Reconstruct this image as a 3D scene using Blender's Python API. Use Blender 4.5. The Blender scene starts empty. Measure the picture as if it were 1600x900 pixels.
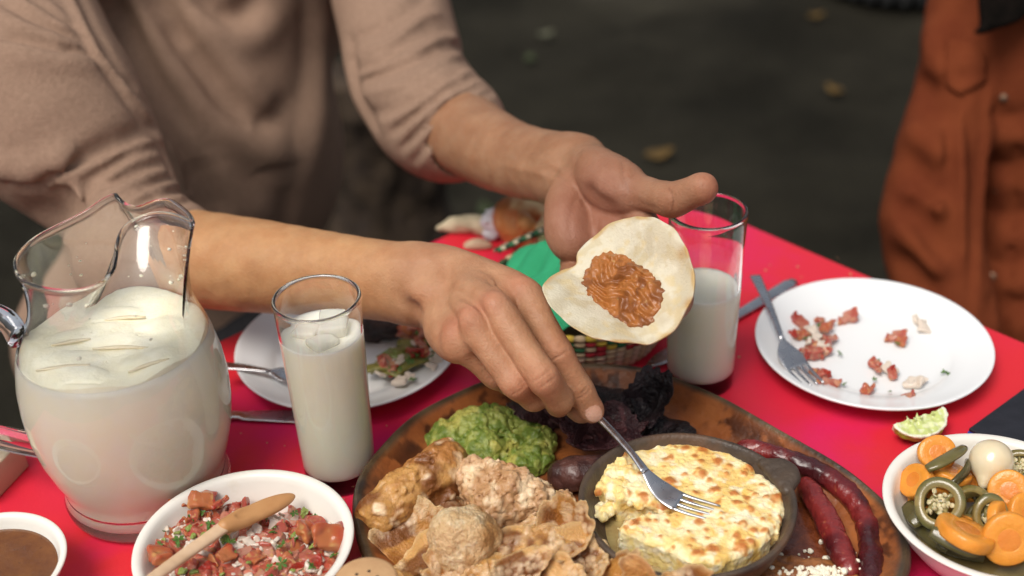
import bpy, bmesh, math, random
import numpy as np
from mathutils import Vector, Matrix
random.seed(7); RNG = np.random.RandomState(11)
S = bpy.context.scene
COL = S.collection

# ------------------------------------------------------------------ camera
TZ = 0.75                       # table top above the ground
F_PX, PITCH, ROLL, CAM_H = 2000.0, math.radians(32), math.radians(-2.5), 0.68
_f = np.array([0, math.cos(PITCH), -math.sin(PITCH)])
_r = np.array([1.0, 0, 0]); _u = np.cross(_r, _f)
RT = math.cos(ROLL) * _r + math.sin(ROLL) * _u
UP = -math.sin(ROLL) * _r + math.cos(ROLL) * _u
CAM = np.array([0, 0, TZ + CAM_H])
def ray(x, y): return _f + RT * (x - 800) / F_PX - UP * (y - 450) / F_PX
def T(x, y, z=0.0):             # point seen at (x, y) at height z above the table top
    d = ray(x, y); return CAM + d * ((TZ + z - CAM[2]) / d[2])
def D(x, y, w):                 # point seen at (x, y) at distance w
    return CAM + ray(x, y) * w
def G(x, y, z=0.0):             # point on the ground
    return T(x, y, z - TZ)
cam = bpy.data.cameras.new('camera'); camo = bpy.data.objects.new('camera', cam); COL.objects.link(camo)
camo.matrix_world = Matrix(((RT[0], UP[0], -_f[0], CAM[0]), (RT[1], UP[1], -_f[1], CAM[1]), (RT[2], UP[2], -_f[2], CAM[2]), (0, 0, 0, 1)))
cam.sensor_width = 36; cam.lens = 36 * F_PX / 1600; cam.clip_start = 0.05; cam.clip_end = 500
cam.dof.use_dof = True; cam.dof.focus_distance = .965; cam.dof.aperture_fstop = 3.3
S.camera = camo

# ------------------------------------------------------------------ light
W = bpy.data.worlds.new('World'); S.world = W; W.use_nodes = True
wn = W.node_tree.nodes; bg = wn['Background']
sky = wn.new('ShaderNodeTexSky'); sky.sky_type = 'NISHITA'; sky.sun_disc = False
SUN_EL, SUN_AZ = math.radians(60), math.radians(-140)     # azimuth clockwise from +y
sky.sun_elevation = SUN_EL; sky.sun_rotation = SUN_AZ
sky.air_density = 1.0; sky.dust_density = 4.0; sky.ozone_density = 1.0
hs = wn.new('ShaderNodeHueSaturation'); hs.inputs['Saturation'].default_value = .35     # overcast: the blue is mostly gone
W.node_tree.links.new(sky.outputs[0], hs.inputs['Color']); W.node_tree.links.new(hs.outputs[0], bg.inputs[0]); bg.inputs[1].default_value = 0.10
sl = bpy.data.lights.new('sun', 'SUN'); sl.energy = 2.0; sl.angle = math.radians(30); sl.color = (1, .93, .84)
so = bpy.data.objects.new('sun', sl); COL.objects.link(so)
sd = Vector((math.sin(SUN_AZ) * math.cos(SUN_EL), math.cos(SUN_AZ) * math.cos(SUN_EL), math.sin(SUN_EL)))
so.rotation_euler = sd.to_track_quat('Z', 'Y').to_euler(); so.location = (0, 0, 5)
S.view_settings.view_transform = 'Standard'; S.view_settings.look = 'None'
S.view_settings.exposure = 0.27; S.view_settings.gamma = 1; S.view_settings.use_curve_mapping = False
S.render.engine = 'CYCLES'
S.cycles.use_denoising = True; S.cycles.max_bounces = 14; S.cycles.diffuse_bounces = 8; S.cycles.glossy_bounces = 6; S.cycles.transmission_bounces = 10; S.cycles.transparent_max_bounces = 12
S.cycles.sample_clamp_indirect = 6

# ------------------------------------------------------------------ materials
MATS = {}
def mat(name, c1, c2=None, scale=40, rough=.5, r2=None, bump=0, bscale=200, metal=0, trans=0, ior=1.45, sss=0, sssr=(1, .3, .15), ssss=.004,
        attr=False, coat=0, spec=.5, detail=4, ramp=(.35, .65), wave=None, bdet=3, c3=None, scale3=8, ramp3=(.5, .7), alpha=1):
    if name in MATS: return MATS[name]
    m = bpy.data.materials.new(name); m.use_nodes = True; nt = m.node_tree; N = nt.nodes; L = nt.links
    p = N['Principled BSDF']
    p.inputs['Base Color'].default_value = (*c1, 1); p.inputs['Roughness'].default_value = rough; p.inputs['Metallic'].default_value = metal
    p.inputs['IOR'].default_value = ior; p.inputs['Transmission Weight'].default_value = trans; p.inputs['Specular IOR Level'].default_value = spec
    p.inputs['Coat Weight'].default_value = coat; p.inputs['Coat Roughness'].default_value = .12
    if sss: p.inputs['Subsurface Weight'].default_value = sss; p.inputs['Subsurface Radius'].default_value = sssr; p.inputs['Subsurface Scale'].default_value = ssss
    tc = N.new('ShaderNodeTexCoord')
    def noise(sc, det):
        n = N.new('ShaderNodeTexNoise'); n.inputs['Scale'].default_value = sc; n.inputs['Detail'].default_value = det; n.inputs['Roughness'].default_value = .6
        L.new(tc.outputs['Object'], n.inputs['Vector']); return n
    def mix(fac, a, b, mode='MIX'):
        x = N.new('ShaderNodeMix'); x.data_type = 'RGBA'; x.blend_type = mode
        if hasattr(fac, 'links'): L.new(fac, x.inputs[0])
        else: x.inputs[0].default_value = fac
        for v, s in ((a, 6), (b, 7)):
            if hasattr(v, 'links'): L.new(v, x.inputs[s])
            else: x.inputs[s].default_value = (*v, 1)
        return x.outputs[2]
    def rng(src, a, b, lo=0, hi=1):
        r = N.new('ShaderNodeMapRange'); r.inputs[1].default_value = a; r.inputs[2].default_value = b; r.inputs[3].default_value = lo; r.inputs[4].default_value = hi
        L.new(src, r.inputs[0]); return r.outputs[0]
    out = None; n1 = None
    if c2 is not None:
        n1 = noise(scale, detail); out = mix(rng(n1.outputs[0], *ramp), c1, c2)
    if c3 is not None:
        n3 = noise(scale3, 5); out = mix(rng(n3.outputs[0], *ramp3), out if out is not None else c1, c3)
    if attr:
        a = N.new('ShaderNodeAttribute'); a.attribute_name = 'col'
        out = mix(1.0, a.outputs['Color'], out, 'MULTIPLY') if out is not None else a.outputs['Color']
    if out is not None: L.new(out, p.inputs['Base Color'])
    if r2 is not None:
        nr = noise(scale * 1.7, 3); L.new(rng(nr.outputs[0], .35, .65, rough, r2), p.inputs['Roughness'])
    if bump or wave:
        b = N.new('ShaderNodeBump'); b.inputs['Distance'].default_value = 1.0; b.inputs['Strength'].default_value = 1
        nb = noise(bscale, bdet); h = N.new('ShaderNodeMath'); h.operation = 'MULTIPLY'; h.inputs[1].default_value = bump
        L.new(nb.outputs[0], h.inputs[0]); src = h.outputs[0]
        if wave:
            w = N.new('ShaderNodeTexWave'); w.inputs['Scale'].default_value = wave[0]; w.inputs['Distortion'].default_value = wave[2]; w.bands_direction = wave[3] if len(wave) > 3 else 'DIAGONAL'
            L.new(tc.outputs['Object'], w.inputs['Vector']); wm = N.new('ShaderNodeMath'); wm.operation = 'MULTIPLY_ADD'; wm.inputs[1].default_value = wave[1]
            L.new(w.outputs[1], wm.inputs[0]); L.new(src, wm.inputs[2]); src = wm.outputs[0]
        L.new(src, b.inputs['Height']); L.new(b.outputs[0], p.inputs['Normal'])
    MATS[name] = m; return m

# ------------------------------------------------------------------ objects
def tag(o, label, cat, group=None, kind=None):
    if label: o['label'] = label
    if cat: o['category'] = cat
    if group: o['group'] = group
    if kind: o['kind'] = kind
    return o
def thing(name, label, cat, loc, group=None):
    o = bpy.data.objects.new(name, None); COL.objects.link(o); o.location = Vector(loc); o.empty_display_size = .02
    return tag(o, label, cat, group)
def wloc(o):
    v = Vector((0, 0, 0))
    while o: v += o.location; o = o.parent
    return np.array(v)
def mesh_np(name, V, Fc, smooth=True, col=None, mi=None):
    """V (n,3), Fc: (m,k) array or list of faces"""
    me = bpy.data.meshes.new(name)
    V = np.asarray(V, dtype=np.float32)
    if isinstance(Fc, np.ndarray):
        n, k = Fc.shape
        me.vertices.add(len(V)); me.vertices.foreach_set('co', V.ravel())
        me.loops.add(n * k); me.loops.foreach_set('vertex_index', Fc.astype(np.int32).ravel())
        me.polygons.add(n); me.polygons.foreach_set('loop_start', np.arange(0, n * k, k, dtype=np.int32))
        me.update(calc_edges=True)
    else:
        me.from_pydata([tuple(map(float, v)) for v in V], [], Fc)
    me.polygons.foreach_set('use_smooth', [smooth] * len(me.polygons))
    if mi is not None: me.polygons.foreach_set('material_index', mi)
    if col is not None:
        a = me.color_attributes.new('col', 'FLOAT_COLOR', 'POINT')
        c = np.ones((len(V), 4), dtype=np.float32); c[:, :3] = col; a.data.foreach_set('color', c.ravel())
    me.update()
    return me
def put(name, V, Fc, m, parent=None, smooth=True, col=None, origin=None, mi=None):
    """link ONE mesh object whose vertices are given in world space"""
    V = np.asarray(V, dtype=float)
    if parent is not None: org = wloc(parent)
    elif origin is not None: org = np.asarray(origin, float)
    else: org = np.array([V[:, 0].mean(), V[:, 1].mean(), V[:, 2].min()])
    me = mesh_np(name, V - org, Fc, smooth, col, mi)
    for x in (m if isinstance(m, (list, tuple)) else [m]): me.materials.append(x)
    o = bpy.data.objects.new(name, me); COL.objects.link(o)
    if parent is not None: o.parent = parent
    else: o.location = Vector(org)
    return o
def inst(src, loc, rot=(0, 0, 0), scale=1, parent=None):
    o = src.copy(); COL.objects.link(o)
    o.location = Vector(loc); o.rotation_euler = rot
    o.scale = (scale,) * 3 if not hasattr(scale, '__len__') else scale
    if parent is not None: o.parent = parent; o.location = Vector(np.asarray(loc) - wloc(parent))
    return o

# ------------------------------------------------------------------ noise on points
_TAB = RNG.rand(32, 32, 32).astype(np.float32) * 2 - 1
def vnoise(P, sc, seed=0):
    Q = np.asarray(P, dtype=np.float32) * sc + seed * 7.31 + 100; I = np.floor(Q).astype(np.int32); f = Q - I; f = f * f * (3 - 2 * f); r = 0
    for a in (0, 1):
        wx = f[..., 0] if a else 1 - f[..., 0]
        for b in (0, 1):
            wy = f[..., 1] if b else 1 - f[..., 1]
            for c in (0, 1):
                wz = f[..., 2] if c else 1 - f[..., 2]
                r = r + wx * wy * wz * _TAB[(I[..., 0] + a) & 31, (I[..., 1] + b) & 31, (I[..., 2] + c) & 31]
    return r
def fbm(P, sc, o=3, seed=0, g=.5):
    r = 0; a = 1
    for i in range(o): r = r + a * vnoise(P, sc * 2 ** i, seed + i * 3); a *= g
    return r
def ridged(P, sc, o=2, seed=0):
    r = 0; a = 1
    for i in range(o): r = r + a * (1 - 2 * np.abs(vnoise(P, sc * 2 ** i, seed + i * 5))); a *= .5
    return r

_WJ = RNG.rand(32, 32, 32, 3).astype(np.float32)
def worley(P, sc, seed=0):
    """distance to the nearest jittered cell point, in cells"""
    Q = np.asarray(P, np.float32) * sc + seed * 5.17 + 100; I = np.floor(Q).astype(np.int32); best = np.full(len(Q), 9., np.float32)
    for a in (-1, 0, 1):
        for b in (-1, 0, 1):
            for c in (-1, 0, 1):
                J = I + np.array([a, b, c], np.int32); best = np.minimum(best, ((J + _WJ[J[:, 0] & 31, J[:, 1] & 31, J[:, 2] & 31] - Q) ** 2).sum(1))
    return np.sqrt(best)
def bubbly(P, sc, amp, seed=0): return -amp * np.sqrt(np.clip(1 - (worley(P, sc, seed) / .75) ** 2, 0, 1))
# ------------------------------------------------------------------ implicit solids
class SDF:
    def __init__(s, lo, hi, h):
        s.lo = np.asarray(lo, float); s.h = h; s.n = np.ceil((np.asarray(hi) - s.lo) / h).astype(int) + 1
        s.D = np.full(tuple(s.n), 1.0, dtype=np.float32)
        s.ax = [(s.lo[i] + np.arange(s.n[i]) * h).astype(np.float32) for i in range(3)]
    def sub(s, lo, hi):
        a = np.clip(np.floor((np.asarray(lo) - s.lo) / s.h).astype(int), 0, s.n); b = np.clip(np.ceil((np.asarray(hi) - s.lo) / s.h).astype(int) + 1, 0, s.n)
        if (b <= a).any(): return None, None
        sl = tuple(slice(a[i], b[i]) for i in range(3))
        return sl, (s.ax[0][sl[0]][:, None, None], s.ax[1][sl[1]][None, :, None], s.ax[2][sl[2]][None, None, :])
    def op(s, sl, d, k, neg=False):
        A = s.D[sl]
        if neg:
            d = -d; h = np.maximum(k - np.abs(A - d), 0) / max(k, 1e-9); s.D[sl] = np.maximum(A, d) + h * h * k * .25
        else:
            h = np.maximum(k - np.abs(A - d), 0) / max(k, 1e-9); s.D[sl] = np.minimum(A, d) - h * h * k * .25
    def cap(s, a, b, ra, rb=None, k=.004, neg=False):
        a = np.asarray(a, float); b = np.asarray(b, float); rb = ra if rb is None else rb
        m = max(ra, rb) + k + 2 * s.h
        sl, X = s.sub(np.minimum(a, b) - m, np.maximum(a, b) + m)
        if sl is None: return
        e = b - a; L = max(e @ e, 1e-12)
        q = [X[i] - np.float32(a[i]) for i in range(3)]
        t = np.clip((q[0] * e[0] + q[1] * e[1] + q[2] * e[2]) / L, 0, 1).astype(np.float32)
        d = np.sqrt((q[0] - t * e[0]) ** 2 + (q[1] - t * e[1]) ** 2 + (q[2] - t * e[2]) ** 2) - (ra + (rb - ra) * t)
        s.op(sl, d.astype(np.float32), k, neg)
    def tube(s, pts, rad, k=.004, neg=False, smooth=0):
        pts = [np.asarray(p, float) for p in pts]; rad = list(rad) if hasattr(rad, '__len__') else [rad] * len(pts)
        if smooth: pts, rad = crv(pts, smooth, rad)
        for i in range(len(pts) - 1): s.cap(pts[i], pts[i + 1], rad[i], rad[i + 1], k, neg)
    def ell(s, c, r, R=None, k=.004, neg=False):
        c = np.asarray(c, float); r = np.asarray(r, float) * np.ones(3); m = r.max() + k + 2 * s.h
        sl, X = s.sub(c - m, c + m)
        if sl is None: return
        q = [X[i] - np.float32(c[i]) for i in range(3)]
        if R is not None: R = np.asarray(R, float); q = [q[0] * R[i][0] + q[1] * R[i][1] + q[2] * R[i][2] for i in range(3)]   # rows of R = local axes
        k0 = np.sqrt(sum((q[i] / r[i]) ** 2 for i in range(3))); k1 = np.sqrt(sum((q[i] / r[i] ** 2) ** 2 for i in range(3))) + 1e-9
        d = k0 * (k0 - 1) / k1
        s.op(sl, d.astype(np.float32), k, neg)
    def fn(s, f, k=.002, neg=False, lo=None, hi=None):
        sl, X = s.sub(s.lo if lo is None else lo, s.ax_hi() if hi is None else hi)
        s.op(sl, np.broadcast_to(f(*X), s.D[sl].shape).astype(np.float32), k, neg)
    def ax_hi(s): return s.lo + s.n * s.h
    def disp(s, f, band):
        I = np.argwhere(np.abs(s.D) < band)
        P = np.stack([s.ax[i][I[:, i]] for i in range(3)], 1)
        s.D[I[:, 0], I[:, 1], I[:, 2]] += f(P).astype(np.float32)
    def line(s, pts, amp, w, p=1.6, band=None, taper=True):
        """raise (amp > 0) or crease (amp < 0) the surface softly along a line of points"""
        P = np.array(pts, float); n = len(P)
        if n < 2: return
        P = np.array(crv(list(P), 4)); n = len(P); m = w * 3
        sl, X = s.sub(P.min(0) - m, P.max(0) + m)
        if sl is None: return
        A = s.D[sl]; I = np.argwhere(np.abs(A) < (band or (abs(amp) * 2 + 3 * s.h)))
        if not len(I): return
        Q = np.stack([X[i].ravel()[I[:, i]] for i in range(3)], 1).astype(np.float32)
        best = np.full(len(Q), 1e9, np.float32); tt = np.zeros(len(Q), np.float32)
        for i in range(n - 1):
            a, e = P[i], P[i + 1] - P[i]; q = Q - a.astype(np.float32); t = np.clip(q @ e.astype(np.float32) / max(e @ e, 1e-12), 0, 1)
            d = ((q - t[:, None] * e.astype(np.float32)) ** 2).sum(1); b = d < best; best[b] = d[b]; tt[b] = (i + t[b]) / (n - 1)
        f = np.exp(-(np.sqrt(best) / w) ** p)
        if taper: f = f * np.clip(4 * np.minimum(tt, 1 - tt) + .08, 0, 1) ** .7
        A[I[:, 0], I[:, 1], I[:, 2]] -= (amp * f).astype(np.float32)
    def at(s, P):
        I = np.clip(np.round((np.asarray(P) - s.lo) / s.h).astype(int), 0, s.n - 1)
        return s.D[I[..., 0], I[..., 1], I[..., 2]]
    def hit(s, x, y, w0=.8, w1=2.6, step=.0015):
        ws = np.arange(w0, w1, step); P = CAM + ray(x, y)[None] * ws[:, None]
        ok = ((P > s.lo) & (P < s.ax_hi())).all(1); d = np.where(ok, s.at(P), 1)
        j = np.argmax(d < 0)
        return P[j] if d[j] < 0 else None
    def mesh(s, relax=0):
        D_ = s.D; n = s.n; D_[0] = D_[-1] = 1; D_[:, 0] = D_[:, -1] = 1; D_[:, :, 0] = D_[:, :, -1] = 1
        I = D_ < 0
        c = [(a, b, d) for a in (0, 1) for b in (0, 1) for d in (0, 1)]
        sl = lambda a, m: slice(a, m - 1 + a)
        cnt = sum(I[sl(a, n[0]), sl(b, n[1]), sl(d, n[2])].astype(np.uint8) for a, b, d in c)
        M = (cnt > 0) & (cnt < 8); C = np.argwhere(M)
        vals = np.stack([D_[C[:, 0] + a, C[:, 1] + b, C[:, 2] + d] for a, b, d in c], 1)
        P = np.zeros((len(C), 3)); w = np.zeros(len(C))
        for i in range(8):
            for j in range(i + 1, 8):
                if sum(abs(c[i][q] - c[j][q]) for q in range(3)) != 1: continue
                va, vb = vals[:, i], vals[:, j]; x = (va < 0) != (vb < 0)
                t = np.where(x, va / np.where(x, va - vb, 1), 0)
                for q in range(3): P[:, q] += np.where(x, c[i][q] + t * (c[j][q] - c[i][q]), 0)
                w += x
        P /= w[:, None]; V = s.lo + (C + P) * s.h
        idx = np.full(M.shape, -1, dtype=np.int64); idx[M] = np.arange(len(C))
        F = []
        for ax in range(3):
            A = np.moveaxis(I, ax, 0); J = np.moveaxis(idx, ax, 0)
            e = A[:-1] != A[1:]; e = e[:, 1:-1, 1:-1]; K = np.argwhere(e)
            i, j, k = K[:, 0], K[:, 1] + 1, K[:, 2] + 1
            q = np.stack([J[i, j - 1, k - 1], J[i, j, k - 1], J[i, j, k], J[i, j - 1, k]], 1)
            fl = ~A[i, j, k]
            if ax == 1: fl = ~fl
            q[fl] = q[fl][:, ::-1]; F.append(q)
        F = np.concatenate(F)
        for _ in range(relax):
            acc = np.zeros_like(V); num = np.zeros(len(V))
            for a in range(4):
                b = (a + 1) % 4
                for q in range(3): acc[:, q] += np.bincount(F[:, a], V[F[:, b], q], len(V)) + np.bincount(F[:, b], V[F[:, a], q], len(V))
                num += np.bincount(F[:, a], minlength=len(V)) + np.bincount(F[:, b], minlength=len(V))
            V = .5 * V + .5 * acc / num[:, None]
        return V, F
def boxof(pts, m):
    P = np.array(pts, float); return P.min(0) - m, P.max(0) + m
def crv(pts, n, rad=None, closed=False):
    """Catmull-Rom through pts, n steps per span"""
    P = [np.asarray(p, float) for p in pts]; N = len(P); out = []; ro = []
    g = (lambda i: P[i % N]) if closed else (lambda i: P[i] if 0 <= i < N else (2 * P[0] - P[1] if i < 0 else 2 * P[-1] - P[-2]))
    for i in range(N if closed else N - 1):
        a, b, c, d = g(i - 1), g(i), g(i + 1), g(i + 2)
        for j in range(n):
            t = j / n
            out.append(.5 * ((2 * b) + (c - a) * t + (2 * a - 5 * b + 4 * c - d) * t * t + (3 * b - a - 3 * c + d) * t ** 3))
            if rad is not None: ro.append(rad[i] * (1 - t) + rad[(i + 1) % N] * t)
    if not closed:
        out.append(P[-1])
        if rad is not None: ro.append(rad[-1])
    return (out, ro) if rad is not None else out
def cmix(a, b, t):
    t = np.clip(t, 0, 1)[:, None]; return np.asarray(a) * (1 - t) + np.asarray(b) * t
def nrm(v): v = np.asarray(v, float); return v / np.linalg.norm(v)

# ------------------------------------------------------------------ plain mesh builders (world space)
def lathe(prof, c, n=72, close=False, wob=0):
    V = []; F = []; c = np.asarray(c, float); m = len(prof)
    for j in range(n):
        a = 2 * math.pi * j / n; w = 1 + wob * math.sin(3 * a + 1) + wob * .6 * math.sin(5 * a)
        for r, z in prof: V.append(c + (r * w * math.cos(a), r * w * math.sin(a), z))
    for j in range(n):
        k = (j + 1) % n
        for i in range(m - 1 + (1 if close else 0)):
            i2 = (i + 1) % m; F.append((j * m + i, k * m + i, k * m + i2, j * m + i2))
    if not close:
        for i, rev in ((0, 1), (m - 1, 0)):
            if prof[i][0] < 1e-6 * 2: continue
            f = [j * m + i for j in range(n)]; F.append(tuple(f[::-1] if rev == 1 and 0 else f))
    return V, F
def sweep(pts, w, th, side=None, n=14, sup=2.6, closed_ends=True):
    """a strip of superellipse section along pts; w, th = widths and thicknesses; side = reference normal"""
    P = [np.asarray(p, float) for p in pts]; N = len(P); V = []; F = []
    w = w if hasattr(w, '__len__') else [w] * N; th = th if hasattr(th, '__len__') else [th] * N
    for i in range(N):
        t = nrm(P[min(i + 1, N - 1)] - P[max(i - 1, 0)]); nn = side if side is not None else (0, 0, 1)
        nn = np.asarray(nn[i] if np.ndim(nn) == 2 else nn, float)
        s_ = nrm(np.cross(t, nn)); u = nrm(np.cross(s_, t))
        for j in range(n):
            a = 2 * math.pi * j / n; ca, sa = math.cos(a), math.sin(a)
            x = abs(ca) ** (2 / sup) * (1 if ca > 0 else -1) * w[i] / 2; y = abs(sa) ** (2 / sup) * (1 if sa > 0 else -1) * th[i] / 2
            V.append(P[i] + s_ * x + u * y)
    for i in range(N - 1):
        for j in range(n): k = (j + 1) % n; F.append((i * n + j, i * n + k, (i + 1) * n + k, (i + 1) * n + j))
    F.append(tuple(range(n))[::-1]); F.append(tuple((N - 1) * n + j for j in range(n)))
    return V, F
def join(*parts):
    V = []; F = []
    for v, f in parts:
        o = len(V); V += list(v); F += [tuple(i + o for i in q) for q in f]
    return V, F
def box(c, sx, sy, sz, rz=0, ax=None, bev=.0):
    bm = bmesh.new(); bmesh.ops.create_cube(bm, size=1)
    bmesh.ops.scale(bm, vec=(sx, sy, sz), verts=bm.verts)
    if bev: bmesh.ops.bevel(bm, geom=bm.edges[:], offset=bev, segments=3, affect='EDGES', profile=.5)
    Mx = Matrix.Rotation(rz, 3, 'Z')
    V = [np.array(Mx @ v.co) + c for v in bm.verts]; F = [tuple(v.index for v in f.verts) for f in bm.faces]
    bm.free(); return V, F
def fixn(o):
    bm = bmesh.new(); bm.from_mesh(o.data); bmesh.ops.recalc_face_normals(bm, faces=bm.faces); bm.to_mesh(o.data); bm.free(); return o
def basis(n_, roll=0):
    n_ = nrm(n_); a = nrm(np.cross(n_, (0.1, 1, .05))); b = np.cross(n_, a); c, s_ = math.cos(roll), math.sin(roll); return np.array([a * c + b * s_, -a * s_ + b * c, n_])
# ================================================================== THE SETTING
m_ground = mat('dark_asphalt', (.0105, .0094, .0064), (.024, .0215, .015), 2.0, .9, r2=1.0, spec=.10, bump=.012, bscale=60, c3=(.056, .050, .036), scale3=.7, ramp3=(.52, .75))  # dark rough pavement with paler patches at random
gv = np.array([(x, y, 0) for y in np.r_[np.linspace(-3, 8, 45), 20, 60, 200] for x in np.r_[-200, -50, -12, np.linspace(-5, 6, 45), 14, 50, 200]], float)
nx = 51
gv[:, 2] = np.where((np.abs(gv[:, 0]) < 7) & (gv[:, 1] < 9), fbm(gv * [1, 1, 0], 1.3, 3) * .012, 0)
gf = np.array([(j * nx + i, j * nx + i + 1, (j + 1) * nx + i + 1, (j + 1) * nx + i) for j in range(47) for i in range(nx - 1)])
tag(put('ground', gv, gf, m_ground, origin=(0, 0, 0)), None, None, kind='structure')

def pebble_mesh(r, seed, fl=.6):
    s = SDF([-r * 1.7] * 3, [r * 1.7] * 3, r / 5); s.ell((0, 0, 0), (r, r * .8, r * fl), k=.001)
    s.disp(lambda P: fbm(P, 1.1 / r, 2, seed) * r * .28, r); return s.mesh(1)
m_stone = mat('grey_stone', (.024, .022, .018), (.036, .034, .028), 25, .85, bump=.004, bscale=120)
m_pale = mat('pale_stone', (.42, .43, .42), (.6, .6, .58), 25, .7)
m_leafy = mat('fallen_leaf_yellow', (.12, .07, .012), (.09, .05, .01), 60, .6)
m_leafg = mat('fallen_leaf_green', (.04, .055, .018), (.03, .04, .012), 60, .6)
m_leafp = mat('fallen_leaf_pale', (.11, .11, .065), (.08, .08, .05), 60, .6)
def leaf(px, py, size, rz, m, label):
    c = G(px, py, .012); V = []; F = []; n = 12
    for i in range(n + 1):
        t = i / n; wd = size * .34 * math.sin(math.pi * t ** .8) + .001
        for s_ in (-1, 0, 1):
            x = (t - .5) * size; y = s_ * wd; z = .006 * abs(s_) + .012 * (t - .4) ** 2 * 4 * size / .1
            V.append(c + (x * math.cos(rz) - y * math.sin(rz), x * math.sin(rz) + y * math.cos(rz), z))
    for i in range(n):
        for s_ in (0, 1): a = i * 3 + s_; F.append((a, a + 3, a + 4, a + 1))
    o = put('fallen_leaf', V, F, m, origin=c); sm = o.modifiers.new('t', 'SOLIDIFY'); sm.thickness = .0015
    tag(o, label, 'leaf', 'leaves fallen on the pavement')
leaf(853, 55, .05, .4, m_leafp, 'pale leaf on the ground, topmost of those between the two people')
leaf(828, 92, .04, 1.4, m_leafg, 'dull green leaf on the ground just below the pale leaf')
leaf(1030, 243, .075, .2, m_leafy, 'orange yellow leaf on the ground just above the thumb of the open hand')
leaf(1303, 142, .055, 2.2, m_leafy, 'yellow leaf on the ground left of the orange jacket')
leaf(1275, 26, .05, .1, m_leafy, 'brown yellow leaf near the top edge, left of the dark hollow')
leaf(1395, 412, .05, 1.2, m_leafg, 'green leaf by the lower edge of the orange jacket sleeve')
leaf(760, 330, .06, 1.9, m_leafg, 'green leaf on the ground just beyond the table behind the forearm')
def stone(px, py, r, sc, m, label, name='stone', cat='stone', seed=0, g='stones on the pavement'):
    V, F = pebble_mesh(r, seed); c = G(px, py, 0)
    o = put(name, V * sc + c + (0, 0, r * .3 * sc[2]), F, m); tag(o, label, cat, g)
stone(655, 292, .033, (1, 1, 1.1), m_pale, 'round whitish pebble on the ground right of the sweater hem', seed=3)
stone(560, 345, .13, (1.3, 1, .6), m_stone, 'grey stone on the ground beside the beige sweater', seed=5)
m_moss = mat('moss', (.035, .05, .018), (.05, .05, .03), 30, .95, bump=.01, bscale=90)
# rubber tyre lying in the far corner (the black thing under the top edge)
m_rub = mat('black_rubber', (.012, .012, .012), (.02, .02, .019), 30, .7, bump=.002, bscale=90)
ty = thing('old_tyre', 'dark tyre lying on the ground at top right beside orange jacket', 'tyre', G(1400, -20))
c = G(1400, -20); prof = [(.19 + .075 * math.cos(a), .085 + .08 * math.sin(a)) for a in np.linspace(0, 2 * math.pi, 16, endpoint=False)]
V, F = lathe(prof, c, 48, close=True); put('casing', V, F, m_rub, ty)
tv = []
for j in range(32):
    a = 2 * math.pi * j / 32; tv.append(box(c + np.array([.268 * math.cos(a), .268 * math.sin(a), .085]), .014, .028, .1, a, bev=.003))
V, F = join(*tv); tag(put('tread', V, F, m_rub, ty, smooth=False), None, None)
# old tree stump beside the sweater
m_dwood = mat('dark_bark', (.022, .013, .008), (.05, .032, .018), 18, .9, bump=.006, bscale=40)
sc_ = D(592, 190, 2.5); sc_[2] = 0
s = SDF(sc_ + (-.24, -.24, -.05), sc_ + (.24, .24, .62), .009); s.cap(sc_, sc_ + (0, 0, .5), .15, .11, k=.001); s.fn(lambda x, y, z: .52 - z + 0 * x + 0 * y, k=.01, neg=False) if 0 else None
s.D = np.maximum(s.D, (s.ax[2][None, None, :] - .50).astype(np.float32)); s.disp(lambda P: ridged(P * [1, 1, .25], 22, 2) * .012 + fbm(P, 9, 2) * .02, .04); V, F = s.mesh(1)
tag(put('tree_stump', V, F, m_dwood), 'dark tree stump on the ground between the sweater and its left sleeve', 'tree stump')
# ================================================================== TABLE
m_tab = mat('red_table_paint', (.64, .024, .036), (.63, .020, .050), 5.0, .42, r2=.5, bump=.0002, bscale=300, ramp=(.4, .62), spec=.3, c3=(.62, .014, .13), scale3=3.1, ramp3=(.48, .64))
m_edge = mat('worn_table_edge', (.34, .22, .12), (.25, .05, .04), 30, .5)
m_leg = mat('dark_leg_steel', (.04, .04, .045), None, rough=.45, metal=.6)
A = T(941, 250); d1 = nrm((T(0, 695) - A) * [1, 1, 0]); d2 = nrm((T(1600, 535) - A) * [1, 1, 0])
dm = nrm(d1 + d2); d1 = nrm(dm + np.cross(dm, (0, 0, 1)) * (1 if np.dot(np.cross(dm, (0, 0, 1)), d1) > 0 else -1)); d2 = nrm(2 * dm * (d1 @ dm) - d1)
LT = 1.12
tb = thing('folding_table', 'square table with glossy red top, worn edge and dark steel legs', 'table', (*(A + (d1 + d2) * LT / 2)[:2], 0))
def slab(inset, zt, zb, rad, m, name, bev):
    c = [A + d1 * inset + d2 * inset, A + d1 * (LT - inset) + d2 * inset, A + (d1 + d2) * (LT - inset), A + d1 * inset + d2 * (LT - inset)]
    out = []
    for i in range(4):
        p, a, b = c[i], nrm(c[i - 1] - c[i]), nrm(c[(i + 1) % 4] - c[i]); o = p + (a + b) * rad
        for t in np.linspace(0, math.pi / 2, 9): out.append(o - b * rad * math.cos(t) - a * rad * math.sin(t))
    cc = sum(c) / 4; V = []; n = len(out)
    rings = [(0, zb), (0, zt - bev), (bev * .3, zt - bev * .3), (bev, zt)]
    for ins, z in rings:
        for p in out: q = p + nrm(cc - p) * ins; V.append((q[0], q[1], TZ + z))
    F = [(r * n + i, r * n + (i + 1) % n, (r + 1) * n + (i + 1) % n, (r + 1) * n + i) for r in range(3) for i in range(n)]
    F += [tuple(3 * n + i for i in range(n)), tuple(i for i in range(n))[::-1]]
    o = put(name, V, F, m, tb); fixn(o)
    for p in o.data.polygons: p.use_smooth = len(p.vertices) == 4
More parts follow.
